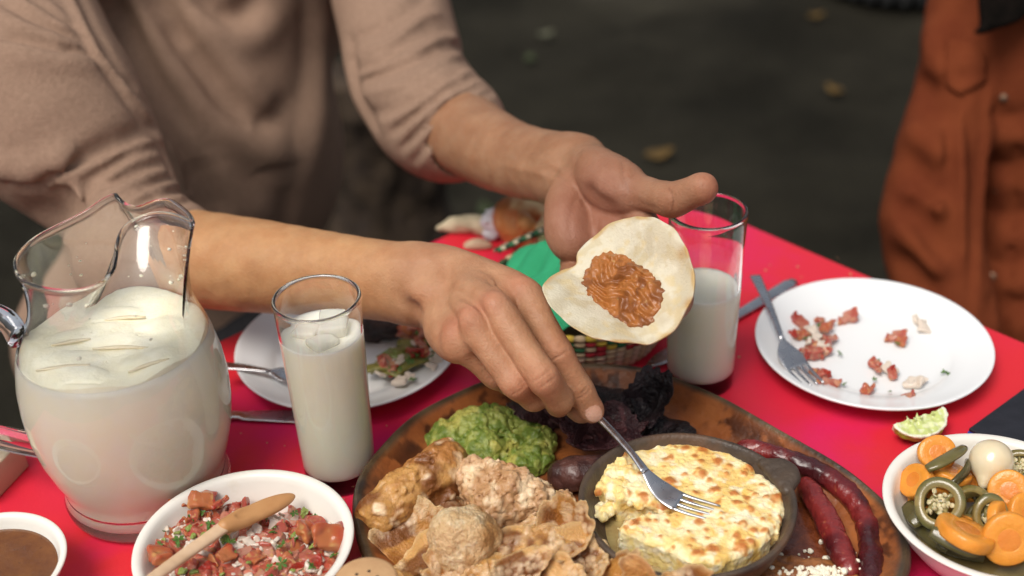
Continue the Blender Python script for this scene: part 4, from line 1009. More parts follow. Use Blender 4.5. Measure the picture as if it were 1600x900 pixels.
blob('pork_crackling', b_, lo, hi, .0011, m_chi, ccol(1, -.15, .7, base=CA * [1, .9, .8], light=[.52, .27, .08]), 'long ribbed brown crackling strip leaning on the left wall of platter', 'crackling', GC, disp=lambda P: fbm(P, 75, 3, 3) * .0026 + bubbly(P, 260, .0010, 8) * (.4 + np.clip(fbm(P, 40, 2, 2) * 3, 0, 1)) + ridged(P * [.5, 1, 1], 130, 2, 5) * .0009, band=.008)
lo, hi = boxof([T(715, 820, .0), T(905, 715, .06)], .045)
tri = [T(742, 742, .040), T(770, 752, .044), T(800, 762, .046), T(838, 778, .040), T(880, 786, .028), T(770, 790, .040), T(800, 800, .034), T(752, 772, .036)]
def b_(s):
    for p, r in zip(tri, (.011, .0145, .015, .0125, .007, .013, .011, .012)): s.ell(p, (r, r, r * .75), k=.008)
    s.tube([T(728, 735, .042), T(735, 752, .036), T(738, 768, .030)], .007, k=.005)
    s.tube([T(765, 775, .046), T(768, 800, .042), T(775, 820, .034)], [.0055, .005, .004], k=.002); s.tube([T(757, 775, .056), T(759, 805, .05)], .003, k=.003, neg=True)
    bubbles(s, tri, (.0115, .0135, .014, .0115, .0065, .012, .010, .011), 300, .0012, .0030, 5, k=.0007)
blob('pork_crackling', b_, lo, hi, .00095, m_chi, ccol(2, .12, .45, 80, [.47, .26, .12], [.60, .38, .21]), 'pinkish tan crackling covered in small bubbles, nearest the dark sausage', 'crackling', GC, disp=lambda P: bubbly(P, 210, .0022, 4) + bubbly(P, 380, .0010, 6) + fbm(P, 90, 2, 5) * .0012, band=.007)
lo, hi = boxof([T(655, 905, .0), T(800, 770, .07)], .05)
def b_(s):
    c_ = T(727, 840, .050); s.ell(c_, (.0255, .0225, .0225), k=.002); s.ell(c_ + (-.012, -.004, .008), .0115, k=.01); s.ell(T(765, 845, .046), (.010, .01, .012), k=.008); s.ell(T(700, 868, .042), (.012, .01, .01), k=.008)
blob('pork_crackling', b_, lo, hi, .0010, mat('puffed_pork_skin', (1, 1, 1), (.80, .72, .60), 420, .6, bump=.0022, bscale=480, attr=True, sss=.1, ssss=.002), lambda V: cmix(dcol(V, [.66, .46, .25], [.76, .60, .38], 110, 3), [.50, .27, .10], (fbm(V, 55, 2, 4) + .05) * 1.4), 'round pale puffed crackling ball in the middle of the heap', 'crackling', GC, disp=lambda P: fbm(P, 60, 2, 7) * .0032 + vnoise(P, 330, 1) * .0008 + bubbly(P, 300, .0009, 2), band=.008)
def curl(px, zf, th, seed, name_lab, base, light, w, dark, nb=40, bub=(.001, .0026), h=.0011, amp=.0026, k=.004):
    rows = [[T(x, y, z) for (x, y, z) in r] for r in px]; allp = [p for r in rows for p in r]
    lo, hi = boxof(allp, th + .013)
    def b2(s): sheet(s, rows, th, k); bubbles(s, allp, th, nb, *bub, seed)
    return blob('pork_crackling', b2, lo, hi, h, m_chi, ccol(seed, w, dark, 70, base, light), name_lab, 'crackling', GC, disp=lambda P: fbm(P, 85, 3, seed) * amp * 1.3 - ridged(P, 60, 2, seed + 3) * .0016 + bubbly(P, 240, .0019, seed) * np.clip(.35 + fbm(P, 45, 2, seed + 2) * 2.5, 0, 1) + ridged(P, 210, 1, seed) * .0006, band=.008)
def rind(x, y, z, L, Wd, ang, bu, bv, seed, name, label, cat, group, m, colf, n_=None, th=.0016, wave=.0036, wsc=60, blis=.0022, bsc=220, nu=84, nv=64, rag=.22):
    """a thin curled sheet: ragged outline, bent both ways, waved and blistered, with real thickness"""
    c_ = T(x, y, z); n0 = nrm(np.array([0, -.35, 1.0]) if n_ is None else n_); B = basis(n0, ang)
    g1, g2 = np.meshgrid(np.linspace(-1, 1, nu), np.linspace(-1, 1, nv), indexing='ij'); r = np.hypot(g1, g2); k = np.maximum(np.abs(g1), np.abs(g2)) / np.maximum(r, 1e-6)
    u, v = g1 * k, g2 * k; a = np.arctan2(v, u); q = np.hypot(u, v)
    e = np.stack([np.cos(a) * 1.3, np.sin(a) * 1.3, a * 0 + seed * 1.7], -1); R_ = 1 + rag * fbm(e, 1.6, 3, seed) * q ** 2
    X, Y = u * R_ * L, v * R_ * Wd; P = np.stack([X, Y, X * 0 + seed * .05], -1)
    Z = bu * X * X / L + bv * Y * Y / Wd + fbm(P, wsc, 2, seed) * wave + ridged(P, wsc * 1.5, 1, seed + 1) * wave * .35
    bl = np.sqrt(np.clip(1 - (worley(P.reshape(-1, 3), bsc, seed).reshape(X.shape) / .72) ** 2, 0, 1)) * np.clip(.25 + fbm(P, 48, 2, seed + 2) * 2.4, 0, 1)
    Zt = Z + bl * blis + fbm(P, 420, 2, seed) * .0004; tk = th * (1.1 - .5 * q ** 4)
    V = []
    for Zq in (Zt, Z - tk): V.append(c_ + X[..., None] * B[0] + Y[..., None] * B[1] + Zq[..., None] * B[2])
    V = np.concatenate([w_.reshape(-1, 3) for w_ in V]); N_ = nu * nv; F = []
    I = np.arange(N_).reshape(nu, nv); t_ = np.stack([I[:-1, :-1], I[1:, :-1], I[1:, 1:], I[:-1, 1:]], -1).reshape(-1, 4)
    rim = np.concatenate([I[:, 0], I[-1, 1:], I[-2::-1, -1], I[0, -2:0:-1]]); rn = np.roll(rim, -1)
    F = np.concatenate([t_, t_[:, ::-1] + N_, np.stack([rn, rim, rim + N_, rn + N_], -1)])
    pale = np.concatenate([bl.ravel(), bl.ravel() * 0]); eg = np.concatenate([(q ** 6).ravel()] * 2); PP = np.concatenate([P.reshape(-1, 3)] * 2)
    V[:, 2] = np.maximum(V[:, 2], TZ + .0075)
    o = put(name, V, F, m, col=colf(PP, pale, eg)); tag(fixn(o), label, cat, group); return o
def rc(base, light, dark=CD, seed=0):
    def f(P, pale, eg):
        c = dcol(P, base, light, 75, seed); c = cmix(c, dark, np.clip(fbm(P, 48, 3, seed + 4) * 3.0 - .2, 0, .95)); c = cmix(c, CW, np.clip(pale * .85 - .1, 0, .8)); return cmix(c, [.66, .45, .22], np.clip(eg * 1.2 - .3, 0, .7))
    return f
m_rnd = m_vc('crisp_pork_skin', rough=.36, bump=.0012, bscale=560, sss=.22, sssr=(1, .5, .18), ssss=.003, coat=.2)
AM, GD = (np.array([.32, .120, .020]), np.array([.48, .22, .050])), (np.array([.44, .21, .055]), np.array([.60, .34, .12]))
PK = lambda *a, c=GD, **k: rind(*a[:9], 'pork_crackling', a[9], 'crackling', GC, m_rnd, rc(*c, seed=a[8]), **k)
PK(652, 850, .020, .034, .025, .4, .15, .35, 11, 'flat amber crackling lying left below the pale puffed ball', c=AM, blis=.0010)
PK(655, 880, .028, .024, .017, 1.0, .5, -.5, 12, 'small bubbly crackling below the flat amber one at lower left', wave=.004)
PK(690, 800, .026, .022, .014, .6, -.4, .3, 14, 'dark amber scrap of crackling between long strip and puffed ball', c=AM)
PK(848, 862, .050, .040, .027, -.15, -.35, -.55, 13, 'broad golden crackling sheet with pale flaky crust at the front', blis=.0026, bsc=190, wave=.0045, n_=(-.05, -.55, 1))
PK(812, 885, .058, .022, .013, .5, .3, -.6, 15, 'narrow curled crackling lying across the broad golden sheet', blis=.0022, wave=.004, n_=(0, -.7, 1))
PK(888, 830, .050, .026, .021, 1.2, 1.0, .5, 17, 'curled translucent amber crackling cup touching the clay dish', c=AM, th=.0022, blis=.0008, n_=(-.3, -.6, 1))
PK(914, 866, .046, .024, .015, -1.0, .6, -.8, 18, 'upright amber crackling flake against the left wall of the clay dish', c=GD, th=.0018, n_=(-.5, -.6, .8))
PK(768, 895, .046, .024, .018, .2, -.4, -.5, 19, 'knobbly tan crackling chunk at the bottom, under the puffed ball', blis=.0030, bsc=170)
PK(712, 912, .034, .026, .018, -.3, .4, .6, 23, 'brown crackling piece cut by the bottom edge left of centre', c=AM)
PK(948, 912, .044, .026, .018, .7, .6, -.7, 29, 'ragged brown crackling at bottom edge below the amber cup', c=AM, wave=.005)
PK(878, 912, .048, .026, .016, -.4, -.5, .5, 30, 'pale crackling flake at the bottom edge left of ragged brown one', blis=.0024)
PK(1004, 908, .056, .0125, .021, .1, .5, .2, 31, 'thin pale crackling chip standing against the front of clay dish', n_=(-.2, -1, .35), th=.0018, blis=.0008)
PK(1062, 918, .052, .021, .014, .3, .8, -.5, 37, 'small curled brown crackling right of the thin chip', c=AM, n_=(0, -.7, .8))
PK(800, 822, .030, .030, .016, -.5, .3, .3, 41, 'dark crackling scrap in the gap under the bubbly piece', c=AM)

# ---- dried beef, dark sausage
m_beef = m_vc('dried_beef', rough=.42, bump=.0030, bscale=300, spec=.45, coat=.1)
def bcol(a, b, seed): return lambda V: dcol(V, a, b, 70, seed)
GB = 'sheets of dark dried beef on the platter'
def beef(px, th, seed, label, a=(.030, .010, .010), b=(.060, .022, .022), amp=.003, wave=.003, k=.006):
    rows = [[T(x, y, z) for (x, y, z) in r] for r in px]; allp = [p for r in rows for p in r]; lo, hi = boxof(allp, th + .012)
    blob('dried_beef', lambda s: sheet(s, rows, th, k), lo, hi, .0011, m_beef, bcol(a, b, seed), label, 'dried beef', GB, disp=lambda P: fbm(P, 55, 2, seed) * amp + ridged(P * [1, 1, .6], 110, 2, seed + 2) * wave * .35, band=.009)
def bc(a, b, seed): return lambda P, pale, eg: cmix(dcol(P, a, b, 70, seed), np.array(b) * 1.7, np.clip(fbm(P, 150, 2, seed) * 1.6 - .5, 0, .7))
BF = lambda *a, c=((.035, .012, .013), (.075, .028, .028)), **k: rind(*a[:9], 'dried_beef', a[9], 'dried beef', GB, m_beef, bc(*c, a[8]), **{**dict(th=.0048, wave=.0065, wsc=42, blis=.0009, bsc=260, rag=.3), **k})
BK_ = ((.011, .007, .008), (.026, .015, .017))
BF(848, 632, .030, .026, .017, .5, .5, -.6, 3, 'wrinkled dark beef piece beneath the curled fingers', n_=(0, -.5, 1))
BF(942, 682, .017, .036, .019, .15, .25, .5, 5, 'folded purplish beef slice directly below the index fingertip', c=((.045, .014, .016), (.09, .030, .032)))
BF(922, 660, .036, .013, .020, .2, 1.6, -.2, 7, 'upright curl of beef behind the index fingertip', c=((.05, .017, .017), (.10, .036, .034)), n_=(0, -1, .5), wave=.002)
BF(968, 622, .030, .027, .019, -.4, -.4, -.6, 9, 'crumpled black beef lump at the back wall of platter', c=BK_, wave=.008)
BF(1012, 628, .030, .019, .030, -.35, .6, .3, 12, 'tall black beef strip beside the clay dish rim', c=BK_, n_=(-.2, -.7, .8))
BF(1035, 664, .018, .028, .016, -.6, .3, -.5, 15, 'black beef strip lying flat between back wall and clay dish', c=BK_)
BF(885, 650, .024, .024, .016, -.7, .3, .6, 16, 'dark purplish beef slice behind the short dark sausage', c=((.035, .012, .013), (.075, .028, .028)))
m_ssg = m_vc('dark_sausage_skin', rough=.33, bump=.0010, bscale=420, coat=.3)
lo, hi = boxof([T(866, 742, .0), T(950, 735, .04)], .022)
blob('dark_sausage', lambda s: s.tube([T(877, 742, .020), T(900, 741, .022), T(930, 737, .021), T(965, 734, .018)], [.0110, .0128, .0120, .0095], k=.003, smooth=5), lo, hi, .0010, m_ssg, bcol((.045, .016, .014), (.10, .040, .032), 4), 'short dark brown sausage lying left of the clay dish', 'sausage', disp=lambda P: fbm(P, 90, 2, 4) * .0009 + ridged(P, 200, 1) * .0004)
# ---- red sausages
m_cho = m_vc('red_sausage_skin', rough=.26, bump=.0007, bscale=520, coat=.5, sss=.05, sssr=(1, .2, .1), ssss=.002)
def cho(pts, rad, label, seed):
    P = [T(x, y, z) for x, y, z in pts]; lo, hi = boxof(P, .02)
    def cf(V):
        c = dcol(V, [.12, .010, .012], [.21, .022, .020], 60, seed); c = cmix(c, [.40, .10, .05], np.clip(vnoise(V, 330, seed) * 3 - 1.7, 0, 1) * .8); return cmix(c, [.05, .008, .01], (fbm(V, 30, 2, seed + 5) - .1) * 2)
    blob('red_sausage', lambda s: s.tube(P, rad, k=.002, smooth=6), lo, hi, .0010, m_cho, cf, label, 'sausage', 'red sausages on the platter', disp=lambda P: fbm(P, 70, 2, seed) * .0010 + ridged(P, 170, 2, seed) * .0005)
cho([(1160, 697, .024), (1190, 704, .024), (1213, 712, .024), (1260, 729, .023), (1308, 756, .021), (1340, 790, .018), (1358, 832, .016), (1362, 880, .016), (1360, 912, .016)], [.0055, .0070, .0078, .0084, .0088, .0090, .0090, .0088, .0080], 'long curved red sausage running along the right side of platter', 3)
cho([(1260, 759, .017), (1279, 788, .017), (1300, 830, .017), (1316, 866, .016), (1325, 890, .016)], [.0075, .0088, .0092, .0094, .0080], 'shorter red sausage on the inner side of long one', 8)

# ---- clay dish of baked cheese
m_dish = mat('smoked_clay', (.050, .036, .027), (.095, .065, .044), 30, .42, r2=.6, bump=.0009, bscale=260, c3=(.14, .065, .03), scale3=14, ramp3=(.55, .75))
DC = T(1073, 786, .050); DC[2] = TZ + .0065; RD = .0790
cd = thing('cheese_dish', 'dark round clay dish of browned cheese with tab handle', 'dish', DC)
prof = [(1e-6, .0), (.55 * RD, .0), (.74 * RD, .007), (.90 * RD, .023), (.975 * RD, .038), (.998 * RD, .0425), (1.0 * RD, .0445), (.99 * RD, .0462), (.965 * RD, .0465), (.94 * RD, .045), (.915 * RD, .040), (.84 * RD, .025), (.70 * RD, .0120), (.5 * RD, .0075), (1e-6, .007)]
V, F = lathe(ringres(prof, 2), DC, 110, wob=.010); fixn(put('dish', V, F, m_dish, cd))
hd = T(1226, 742, .050)
for hx, hy in ((1222, 742),):
    c_ = T(hx, hy, .049); ou = nrm((c_ - DC) * [1, 1, 0]); sd_ = np.array([-ou[1], ou[0], 0]); base_ = DC + ou * RD * .97 + (0, 0, .0425)
    s = SDF(base_ - .035, base_ + .035, .001)
    for t in (-1, -.5, 0, .5, 1): s.cap(base_ + sd_ * t * .017 - ou * .003, base_ + ou * (.0115 - abs(t) * .004) + sd_ * t * .010 + (0, 0, .0015), .0042, .0042, k=.006)
    V, F = s.mesh(1); put('tab_handle', V, F, m_dish, cd)
m_chs = m_vc('baked_cheese', rough=.42, bump=.0009, bscale=420, sss=.25, sssr=(1, .7, .3), ssss=.004, spec=.45)
zc = .0455
top = [(1030, 696), (1062, 690), (1100, 688), (1118, 702), (1150, 712), (1180, 735), (1214, 758), (1230, 788), (1224, 820), (1200, 848), (1165, 868), (1120, 882), (1082, 880), (1045, 862), (1005, 850), (975, 838), (968, 824), (985, 812), (1018, 806), (1052, 802), (1046, 786), (1020, 786), (1000, 788), (982, 782), (968, 782), (950, 770), (932, 762), (938, 742), (945, 722), (968, 704), (1000, 702)]
pol = np.array(crv([np.array([*T(x, y, zc - .004)[:2], 0]) for x, y in top], 4, closed=True))[:, :2]
def polyd(px_, py_, pol):
    d = np.full(px_.shape, 1e9); ins = np.zeros(px_.shape, bool); n = len(pol)
    for i in range(n):
        a, b = pol[i], pol[(i + 1) % n]; e = b - a; wx, wy = px_ - a[0], py_ - a[1]; t = np.clip((wx * e[0] + wy * e[1]) / (e @ e), 0, 1)
        d = np.minimum(d, (wx - e[0] * t) ** 2 + (wy - e[1] * t) ** 2)
        cnd = ((a[1] > py_) != (b[1] > py_)) & (px_ < (b[0] - a[0]) * (py_ - a[1]) / (b[1] - a[1] + 1e-15) + a[0]); ins ^= cnd
    d = np.sqrt(d); return np.where(ins, -d, d)
q = np.random.RandomState(12); spots = []
fixed = [(1073, 700, 9), (1098, 702, 9), (1045, 694, 5), (1122, 720, 7), (1097, 741, 8), (1118, 764, 7), (1143, 772, 6), (993, 820, 9), (1036, 790, 11), (1103, 828, 5), (1150, 838, 6), (1115, 856, 9), (1043, 815, 5), (972, 712, 8), (1215, 775, 8), (1192, 812, 5), (1160, 850, 9), (1180, 770, 5), (1046, 752, 7), (1140, 728, 6), (1088, 862, 8), (1012, 815, 5)]
for x, y, r in fixed: spots.append((*T(x, y, zc)[:2], r / 2050))
PB = T(1150, 780, zc)
for i in range(190):
    x, y = 935 + 290 * q.rand(), 692 + 182 * q.rand(); p = T(x, y, zc)
    if q.rand() < .35 + .65 * np.clip((x - 1010) / 150, 0, 1): spots.append((p[0], p[1], (.9 + 2.3 * q.rand() ** 2) / 1000))
spots = np.array(spots)
s = SDF(DC + (-.078, -.078, .004), DC + (.078, .078, .050), .00085)
gx, gy = s.ax[0][:, None] + 0 * s.ax[1][None, :], s.ax[1][None, :] + 0 * s.ax[0][:, None]
P2 = np.stack([gx, gy, gx * 0], -1).astype(np.float32)
pd = polyd(gx, gy, pol) + fbm(P2, 120, 3, 3) * .0024
H = TZ + zc + fbm(P2, 45, 2, 1) * .0016 + fbm(P2, 150, 2, 6) * .0008
hb = np.zeros_like(gx)
for x, y, r in spots: hb = np.maximum(hb, np.clip(1 - ((gx - x) ** 2 + (gy - y) ** 2) / (r * r * 1.7) + .5 * 0, 0, 1))
H = H + hb * .0013
Lft = np.clip((D(1010, 760, 1)[0] - gx) / .02, 0, 1); H = H + Lft * (ridged(P2, 150, 2, 8) * .0018)
edge = np.clip(-pd / .005, 0, 1); H = H - (1 - edge) ** 2 * .0035
s.fn(lambda x, y, z: np.maximum(z - H[:, :, None], pd[:, :, None]), k=1e-6)
s.fn(lambda x, y, z: np.sqrt((x - DC[0]) ** 2 + (y - DC[1]) ** 2 ) - np.interp(z - DC[2], [.007, .012, .025, .040, .045], np.array([.5, .70, .84, .915, .94]) * RD) - .0015, k=1e-6) if 0 else None
rr_ = np.interp(s.ax[2] - DC[2], [.007, .012, .025, .040, .045], np.array([.5, .70, .84, .915, .94]) * RD) + .003
s.D = np.maximum(s.D, (np.sqrt((gx - DC[0]) ** 2 + (gy - DC[1]) ** 2)[:, :, None] - rr_[None, None, :]).astype(np.float32))
# crumbly curds on the scooped face and a loose lump
for i in range(70):
    t = q.rand(); a = np.array([940, 760.]) * (1 - t) + np.array([1045, 792.]) * t; s.ell(T(a[0] + q.randn() * 5, a[1] + q.randn() * 6, .030 + .012 * q.rand()), .0015 + .0028 * q.rand(), k=.0015)
for i in range(26): s.ell(T(945 + q.randn() * 9, 795 + q.randn() * 12, .030 + .004 * q.rand()), .0015 + .003 * q.rand(), k=.0015)
s.disp(lambda P: fbm(P, 420, 2, 5) * .0006, .003)
V, F = s.mesh(1)
c = dcol(V, [.87, .68, .28], [.90, .78, .47], 55, 4)
fx_ = np.clip((V[:, 0] - T(960, 780, zc)[0]) / (.10), 0, 1)
c = cmix(c, [.80, .50, .12], np.clip(fbm(V, 65, 3, 9) * 1.8 + .40 * fx_ - .15, 0, .80))
c = cmix(c, [.90, .85, .66], np.clip(fbm(V, 140, 2, 2) * 2.0 - .30 - fx_ * .2, 0, 1) * .7)
tb_ = np.zeros(len(V)); nzs = fbm(V, 210, 2, 31)
for x, y, r in spots: tb_ = np.maximum(tb_, np.clip(1.35 - np.sqrt((V[:, 0] - x) ** 2 + (V[:, 1] - y) ** 2) / r * (.9 + .55 * nzs), 0, 1) * (.48 + .62 * min(1, r / .0035)))
tb_ *= (V[:, 2] > TZ + zc - .006)
c = cmix(c, [.66, .31, .07], np.clip(tb_ * 1.5, 0, 1) * .8); c = cmix(c, [.48, .15, .035], np.clip(tb_ * 1.6 - .65, 0, 1) * .9)
put('baked_cheese', V, F, m_chs, cd, col=c)
m_oil = mat('cheese_whey', (.42, .33, .14), (.30, .20, .08), 60, .08, coat=.6)
V, F = lathe([(1e-6, .0165), (.755 * RD, .0165), (.765 * RD, .0158)], DC, 64); put('whey', V, F, m_oil, cd)

# ---- fork held by the hand
tip = T(1122, 803, zc - .0005)
fork([T(862, 590, .084), T(905, 626, .0745), T(946, 663, .0690), T(985, 706, .0635), T(1008, 736, .0590), T(1030, 762, .0520), T(1062, 784, .0490), tip], [.010, .0075, .0058, .0054, .0070, .018, .018, .018], [.0022, .0032, .0034, .0034, .0022, .0015, .0015, .0015], 4, .0178, 'steel fork held in the hand and dipping into baked cheese', .45, G_F, side=nrm(camdir(tip) * .6 + np.array([.25, 0, .9])))

# ---- refried beans with crumbled cheese at the bottom
m_bean = m_vc('refried_beans', rough=.40, bump=.0013, bscale=330, coat=.2)
lo, hi = boxof([T(1160, 930, 0), T(1330, 860, .03)], .015)
blob('refried_beans', lambda s: [s.ell(T(x, y, .010), (r, r * .8, r * .55), k=.008) for x, y, r in ((1180, 885, .016), (1205, 895, .018), (1240, 905, .020), (1280, 905, .020), (1320, 915, .016), (1375, 905, .010), (1200, 925, .018), (1260, 935, .020))], lo, hi, .0011, m_bean, lambda V: dcol(V, [.22, .075, .022], [.34, .13, .04], 80, 5), 'mashed brown beans at the bottom of the platter beside sausages', 'beans', disp=lambda P: fbm(P, 110, 3, 5) * .0022)
m_crumb = mat('white_cheese_crumb', (.86, .82, .70), (.78, .70, .52), 300, .7, sss=.15, sssr=(1, .8, .5), ssss=.002)
cb = thing('crumbled_cheese', 'white cheese crumbs scattered over the mashed beans', 'cheese', T(1275, 890, .012))
crm = []
for k in range(5):
    V, F = pebble_mesh(1.0, 40 + k, .8); crm.append(mesh_np('cheese_crumb', V, F)); crm[-1].materials.append(m_crumb)
q = np.random.RandomState(3)
for i in range(200):
    x, y = (1276 + q.randn() * 26, 893 + abs(q.randn()) * 9 - 6) if q.rand() < .75 else (1300 + q.randn() * 45, 868 + q.randn() * 22)
    if not (1175 < x < 1395 and y > 845) or y < 862 - (x > 1250) * 6: 
        if q.rand() < .8: continue
    o = bpy.data.objects.new('cheese_crumb', crm[q.randint(5)]); COL.objects.link(o); o.parent = cb
    r_ = .0010 + .0020 * q.rand() ** 1.5; on = y > 875; o.location = Vector(T(x, y, (.0195 if on else .0085) + .002 * q.rand()) - wloc(cb)); o.scale = (r_,) * 3; o.rotation_euler = tuple(q.rand(3) * 6)

# ================================================================== SALSA, PICKLES, LEFTOVERS
m_tom = m_vc('tomato_flesh', rough=.12, bump=.0010, bscale=260, sss=.35, sssr=(1, .25, .12), ssss=.004, coat=.6)
m_oni = mat('white_onion', (.70, .63, .52), (.66, .54, .46), 200, .22, sss=.35, sssr=(1, .9, .8), ssss=.003, coat=.2)
m_cil = mat('chopped_herb', (.045, .12, .018), (.10, .20, .03), 200, .5)
m_pep = mat('chopped_green_chili', (.16, .22, .04), (.28, .32, .08), 150, .25, coat=.2)
def chunk(seed, w, d, h, cols, m, name):
    q = np.random.RandomState(seed); bm = bmesh.new(); bmesh.ops.create_cube(bm, size=1); bmesh.ops.scale(bm, vec=(w, d, h), verts=bm.verts)
    for v in bm.verts: v.co += Vector(q.randn(3) * .13 * np.array([w, d, h]))
    bmesh.ops.bevel(bm, geom=bm.edges[:], offset=min(w, d, h) * .24, segments=3, affect='EDGES', profile=.6)
    V = np.array([v.co for v in bm.verts]); F = [tuple(v.index for v in f.verts) for f in bm.faces]; bm.free()
    me = mesh_np(name, V, F, True, None if cols is None else cmix(cols[0], cols[1], (V[:, 2] / h + .5) * .9 + vnoise(V, 260, seed) * .6)); me.materials.append(m); return me
RED, PNK, ORG = [.56, .105, .065], [.70, .31, .21], [.66, .21, .07]
def soft_chunk(seed, dims, cols, m, name, rnd=.12, skin=False, h=.075):
    d_ = np.array(dims) / 2; r_ = SDF(-d_ * 1.35, d_ * 1.35, h); q = np.random.RandomState(seed); sh = q.randn(3) * .22
    def f(x, y, z):
        X = x + sh[0] * z + sh[2] * y; Y = y + sh[1] * z; a = [np.abs(w_) - (d_[i] - rnd) for i, w_ in enumerate((X, Y, z))]
        return np.sqrt(sum(np.maximum(w_, 0) ** 2 for w_ in a)) + np.minimum(np.maximum(np.maximum(a[0], a[1]), a[2]), 0) - rnd
    r_.fn(f, k=1e-6); r_.disp(lambda P: fbm(P, 1.6, 2, seed) * .17 + fbm(P, 5, 1, seed) * .05, .4)
    r_.ell(d_ * [q.rand(), -q.rand(), 1.2], d_.min() * .75, k=.12, neg=True)
    V, F = r_.mesh(1); c = None
    if cols is not None:
        c = cmix(cols[0], cols[1], fbm(V, 1.8, 2, seed) * 1.4 + .6); c = cmix(c, [.78, .46, .16], np.clip(vnoise(V, 4.5, seed + 3) * 3 - 1.3, 0, 1) * .8)
        if skin: c[V[:, 0] > d_[0] * .62] = [.50, .035, .015]
    me = mesh_np(name, V, F, True, c); me.materials.append(m); return me
toms = [soft_chunk(i, (1 + .35 * (i % 3), .95, .6 + .2 * (i % 2)), (RED, PNK) if i % 3 else (ORG, RED), m_tom, 'tomato_chunk', skin=i % 2) for i in range(9)]
onis = [soft_chunk(20 + i, (1.2, .9, .38), None, m_oni, 'onion_chunk') for i in range(5)]
peps = [soft_chunk(30 + i, (1, .7, .45), None, m_pep, 'green_chili_bit') for i in range(3)]
def herb_mesh(seed):
    q = np.random.RandomState(seed); V = []; F = []
    for k in range(5):
        a = k * 1.25 + q.rand(); b = len(V); r_ = .5 + .5 * q.rand()
        V += [(0, 0, 0), (math.cos(a - .45) * r_ * .7, math.sin(a - .45) * r_ * .7, .12), (math.cos(a) * r_, math.sin(a) * r_, .2 * q.randn()), (math.cos(a + .45) * r_ * .7, math.sin(a + .45) * r_ * .7, .1), (0, 0, .12)]
        F += [(b, b + 1, b + 2, b + 3), (b + 4, b + 3, b + 2, b + 1)]
    me = mesh_np('herb_bit', V, F, False); me.materials.append(m_cil); return me
hrbs = [herb_mesh(i) for i in range(4)]
def scatter(par, mes, spots_, size, seed, flat=.5):
    q = np.random.RandomState(seed)
    for p in spots_:
        me = mes[q.randint(len(mes))]; o = bpy.data.objects.new(me.name.split('.')[0], me); COL.objects.link(o); o.parent = par
        o.location = Vector(np.asarray(p) - wloc(par)); o.rotation_euler = (q.randn() * flat, q.randn() * flat, q.rand() * 6.3); s_ = size * (.65 + .75 * q.rand()); o.scale = (s_, s_, s_)
pg = thing('tomato_salsa', 'chopped tomato, onion and herb salsa heaped in the cream bowl', 'salsa', BP + (0, 0, .006))
def heap(x, y):      # height of the heap over the bowl floor at a pixel
    p = T(x, y, .030); u = (p[0] - BP[0]) / .079; v = (p[1] - BP[1]) / .079
    h = .038 - .016 * max(0, (u * .45 + v * .85) - .05) - .010 * (u * u + v * v); return h, math.hypot(u, v), u, v
q = np.random.RandomState(17); pts = []
for i in range(4000):
    x, y = 225 + 320 * q.rand(), 745 + 190 * q.rand(); h, r_, u, v = heap(x, y)
    if r_ > .86 or (y < 812 + 6 * math.sin(x * .07) and x > 372 and not (x > 455 and y > 800)): continue
    p = T(x, y, h)
    if all(((p - a) ** 2).sum() > .0060 ** 2 for a in pts): pts.append(p)
    if len(pts) > 360: break
V, F = [], []
film_ = [(p + (0, 0, -.004)) for p in pts]
und = SDF(BP + (-.075, -.075, .004), BP + (.075, .075, .05), .0022)
for p in pts: und.ell(p - (0, 0, .011), (.011, .011, .010), k=.008)
und.D = np.maximum(und.D, (np.sqrt((und.ax[0][:, None] - BP[0]) ** 2 + (und.ax[1][None, :] - BP[1]) ** 2)[:, :, None] - np.interp(und.ax[2] - TZ, [.005, .010, .025, .042], [.038, .052, .063, .069])[None, None, :]).astype(np.float32))
V, F = und.mesh(1); put('salsa_base', V, F, m_tom, pg, col=dcol(V, RED, PNK, 120, 3))
nt = int(len(pts) * .60); q.shuffle(pts)
scatter(pg, toms, [p + (0, 0, .0015 * q.rand()) for p in pts[:nt]], .0092, 1); scatter(pg, onis, [p + (0, 0, .0035) for p in pts[nt:]], .0066, 2, .7)
scatter(pg, hrbs, [p + (0, 0, .0085) for p in pts[::6]], .0048, 3, .4); scatter(pg, peps, [p + (0, 0, .0065) for p in pts[3::7]], .0052, 4)
scatter(pg, toms, [T(283, 790, .038), T(345, 785, .041), T(300, 806, .040)], .0125, 5, .3)
for x, y, z in ((425, 772, .020), (480, 780, .026), (412, 812, .034)): scatter(pg, hrbs, [T(x, y, z)], .004, x, .3)
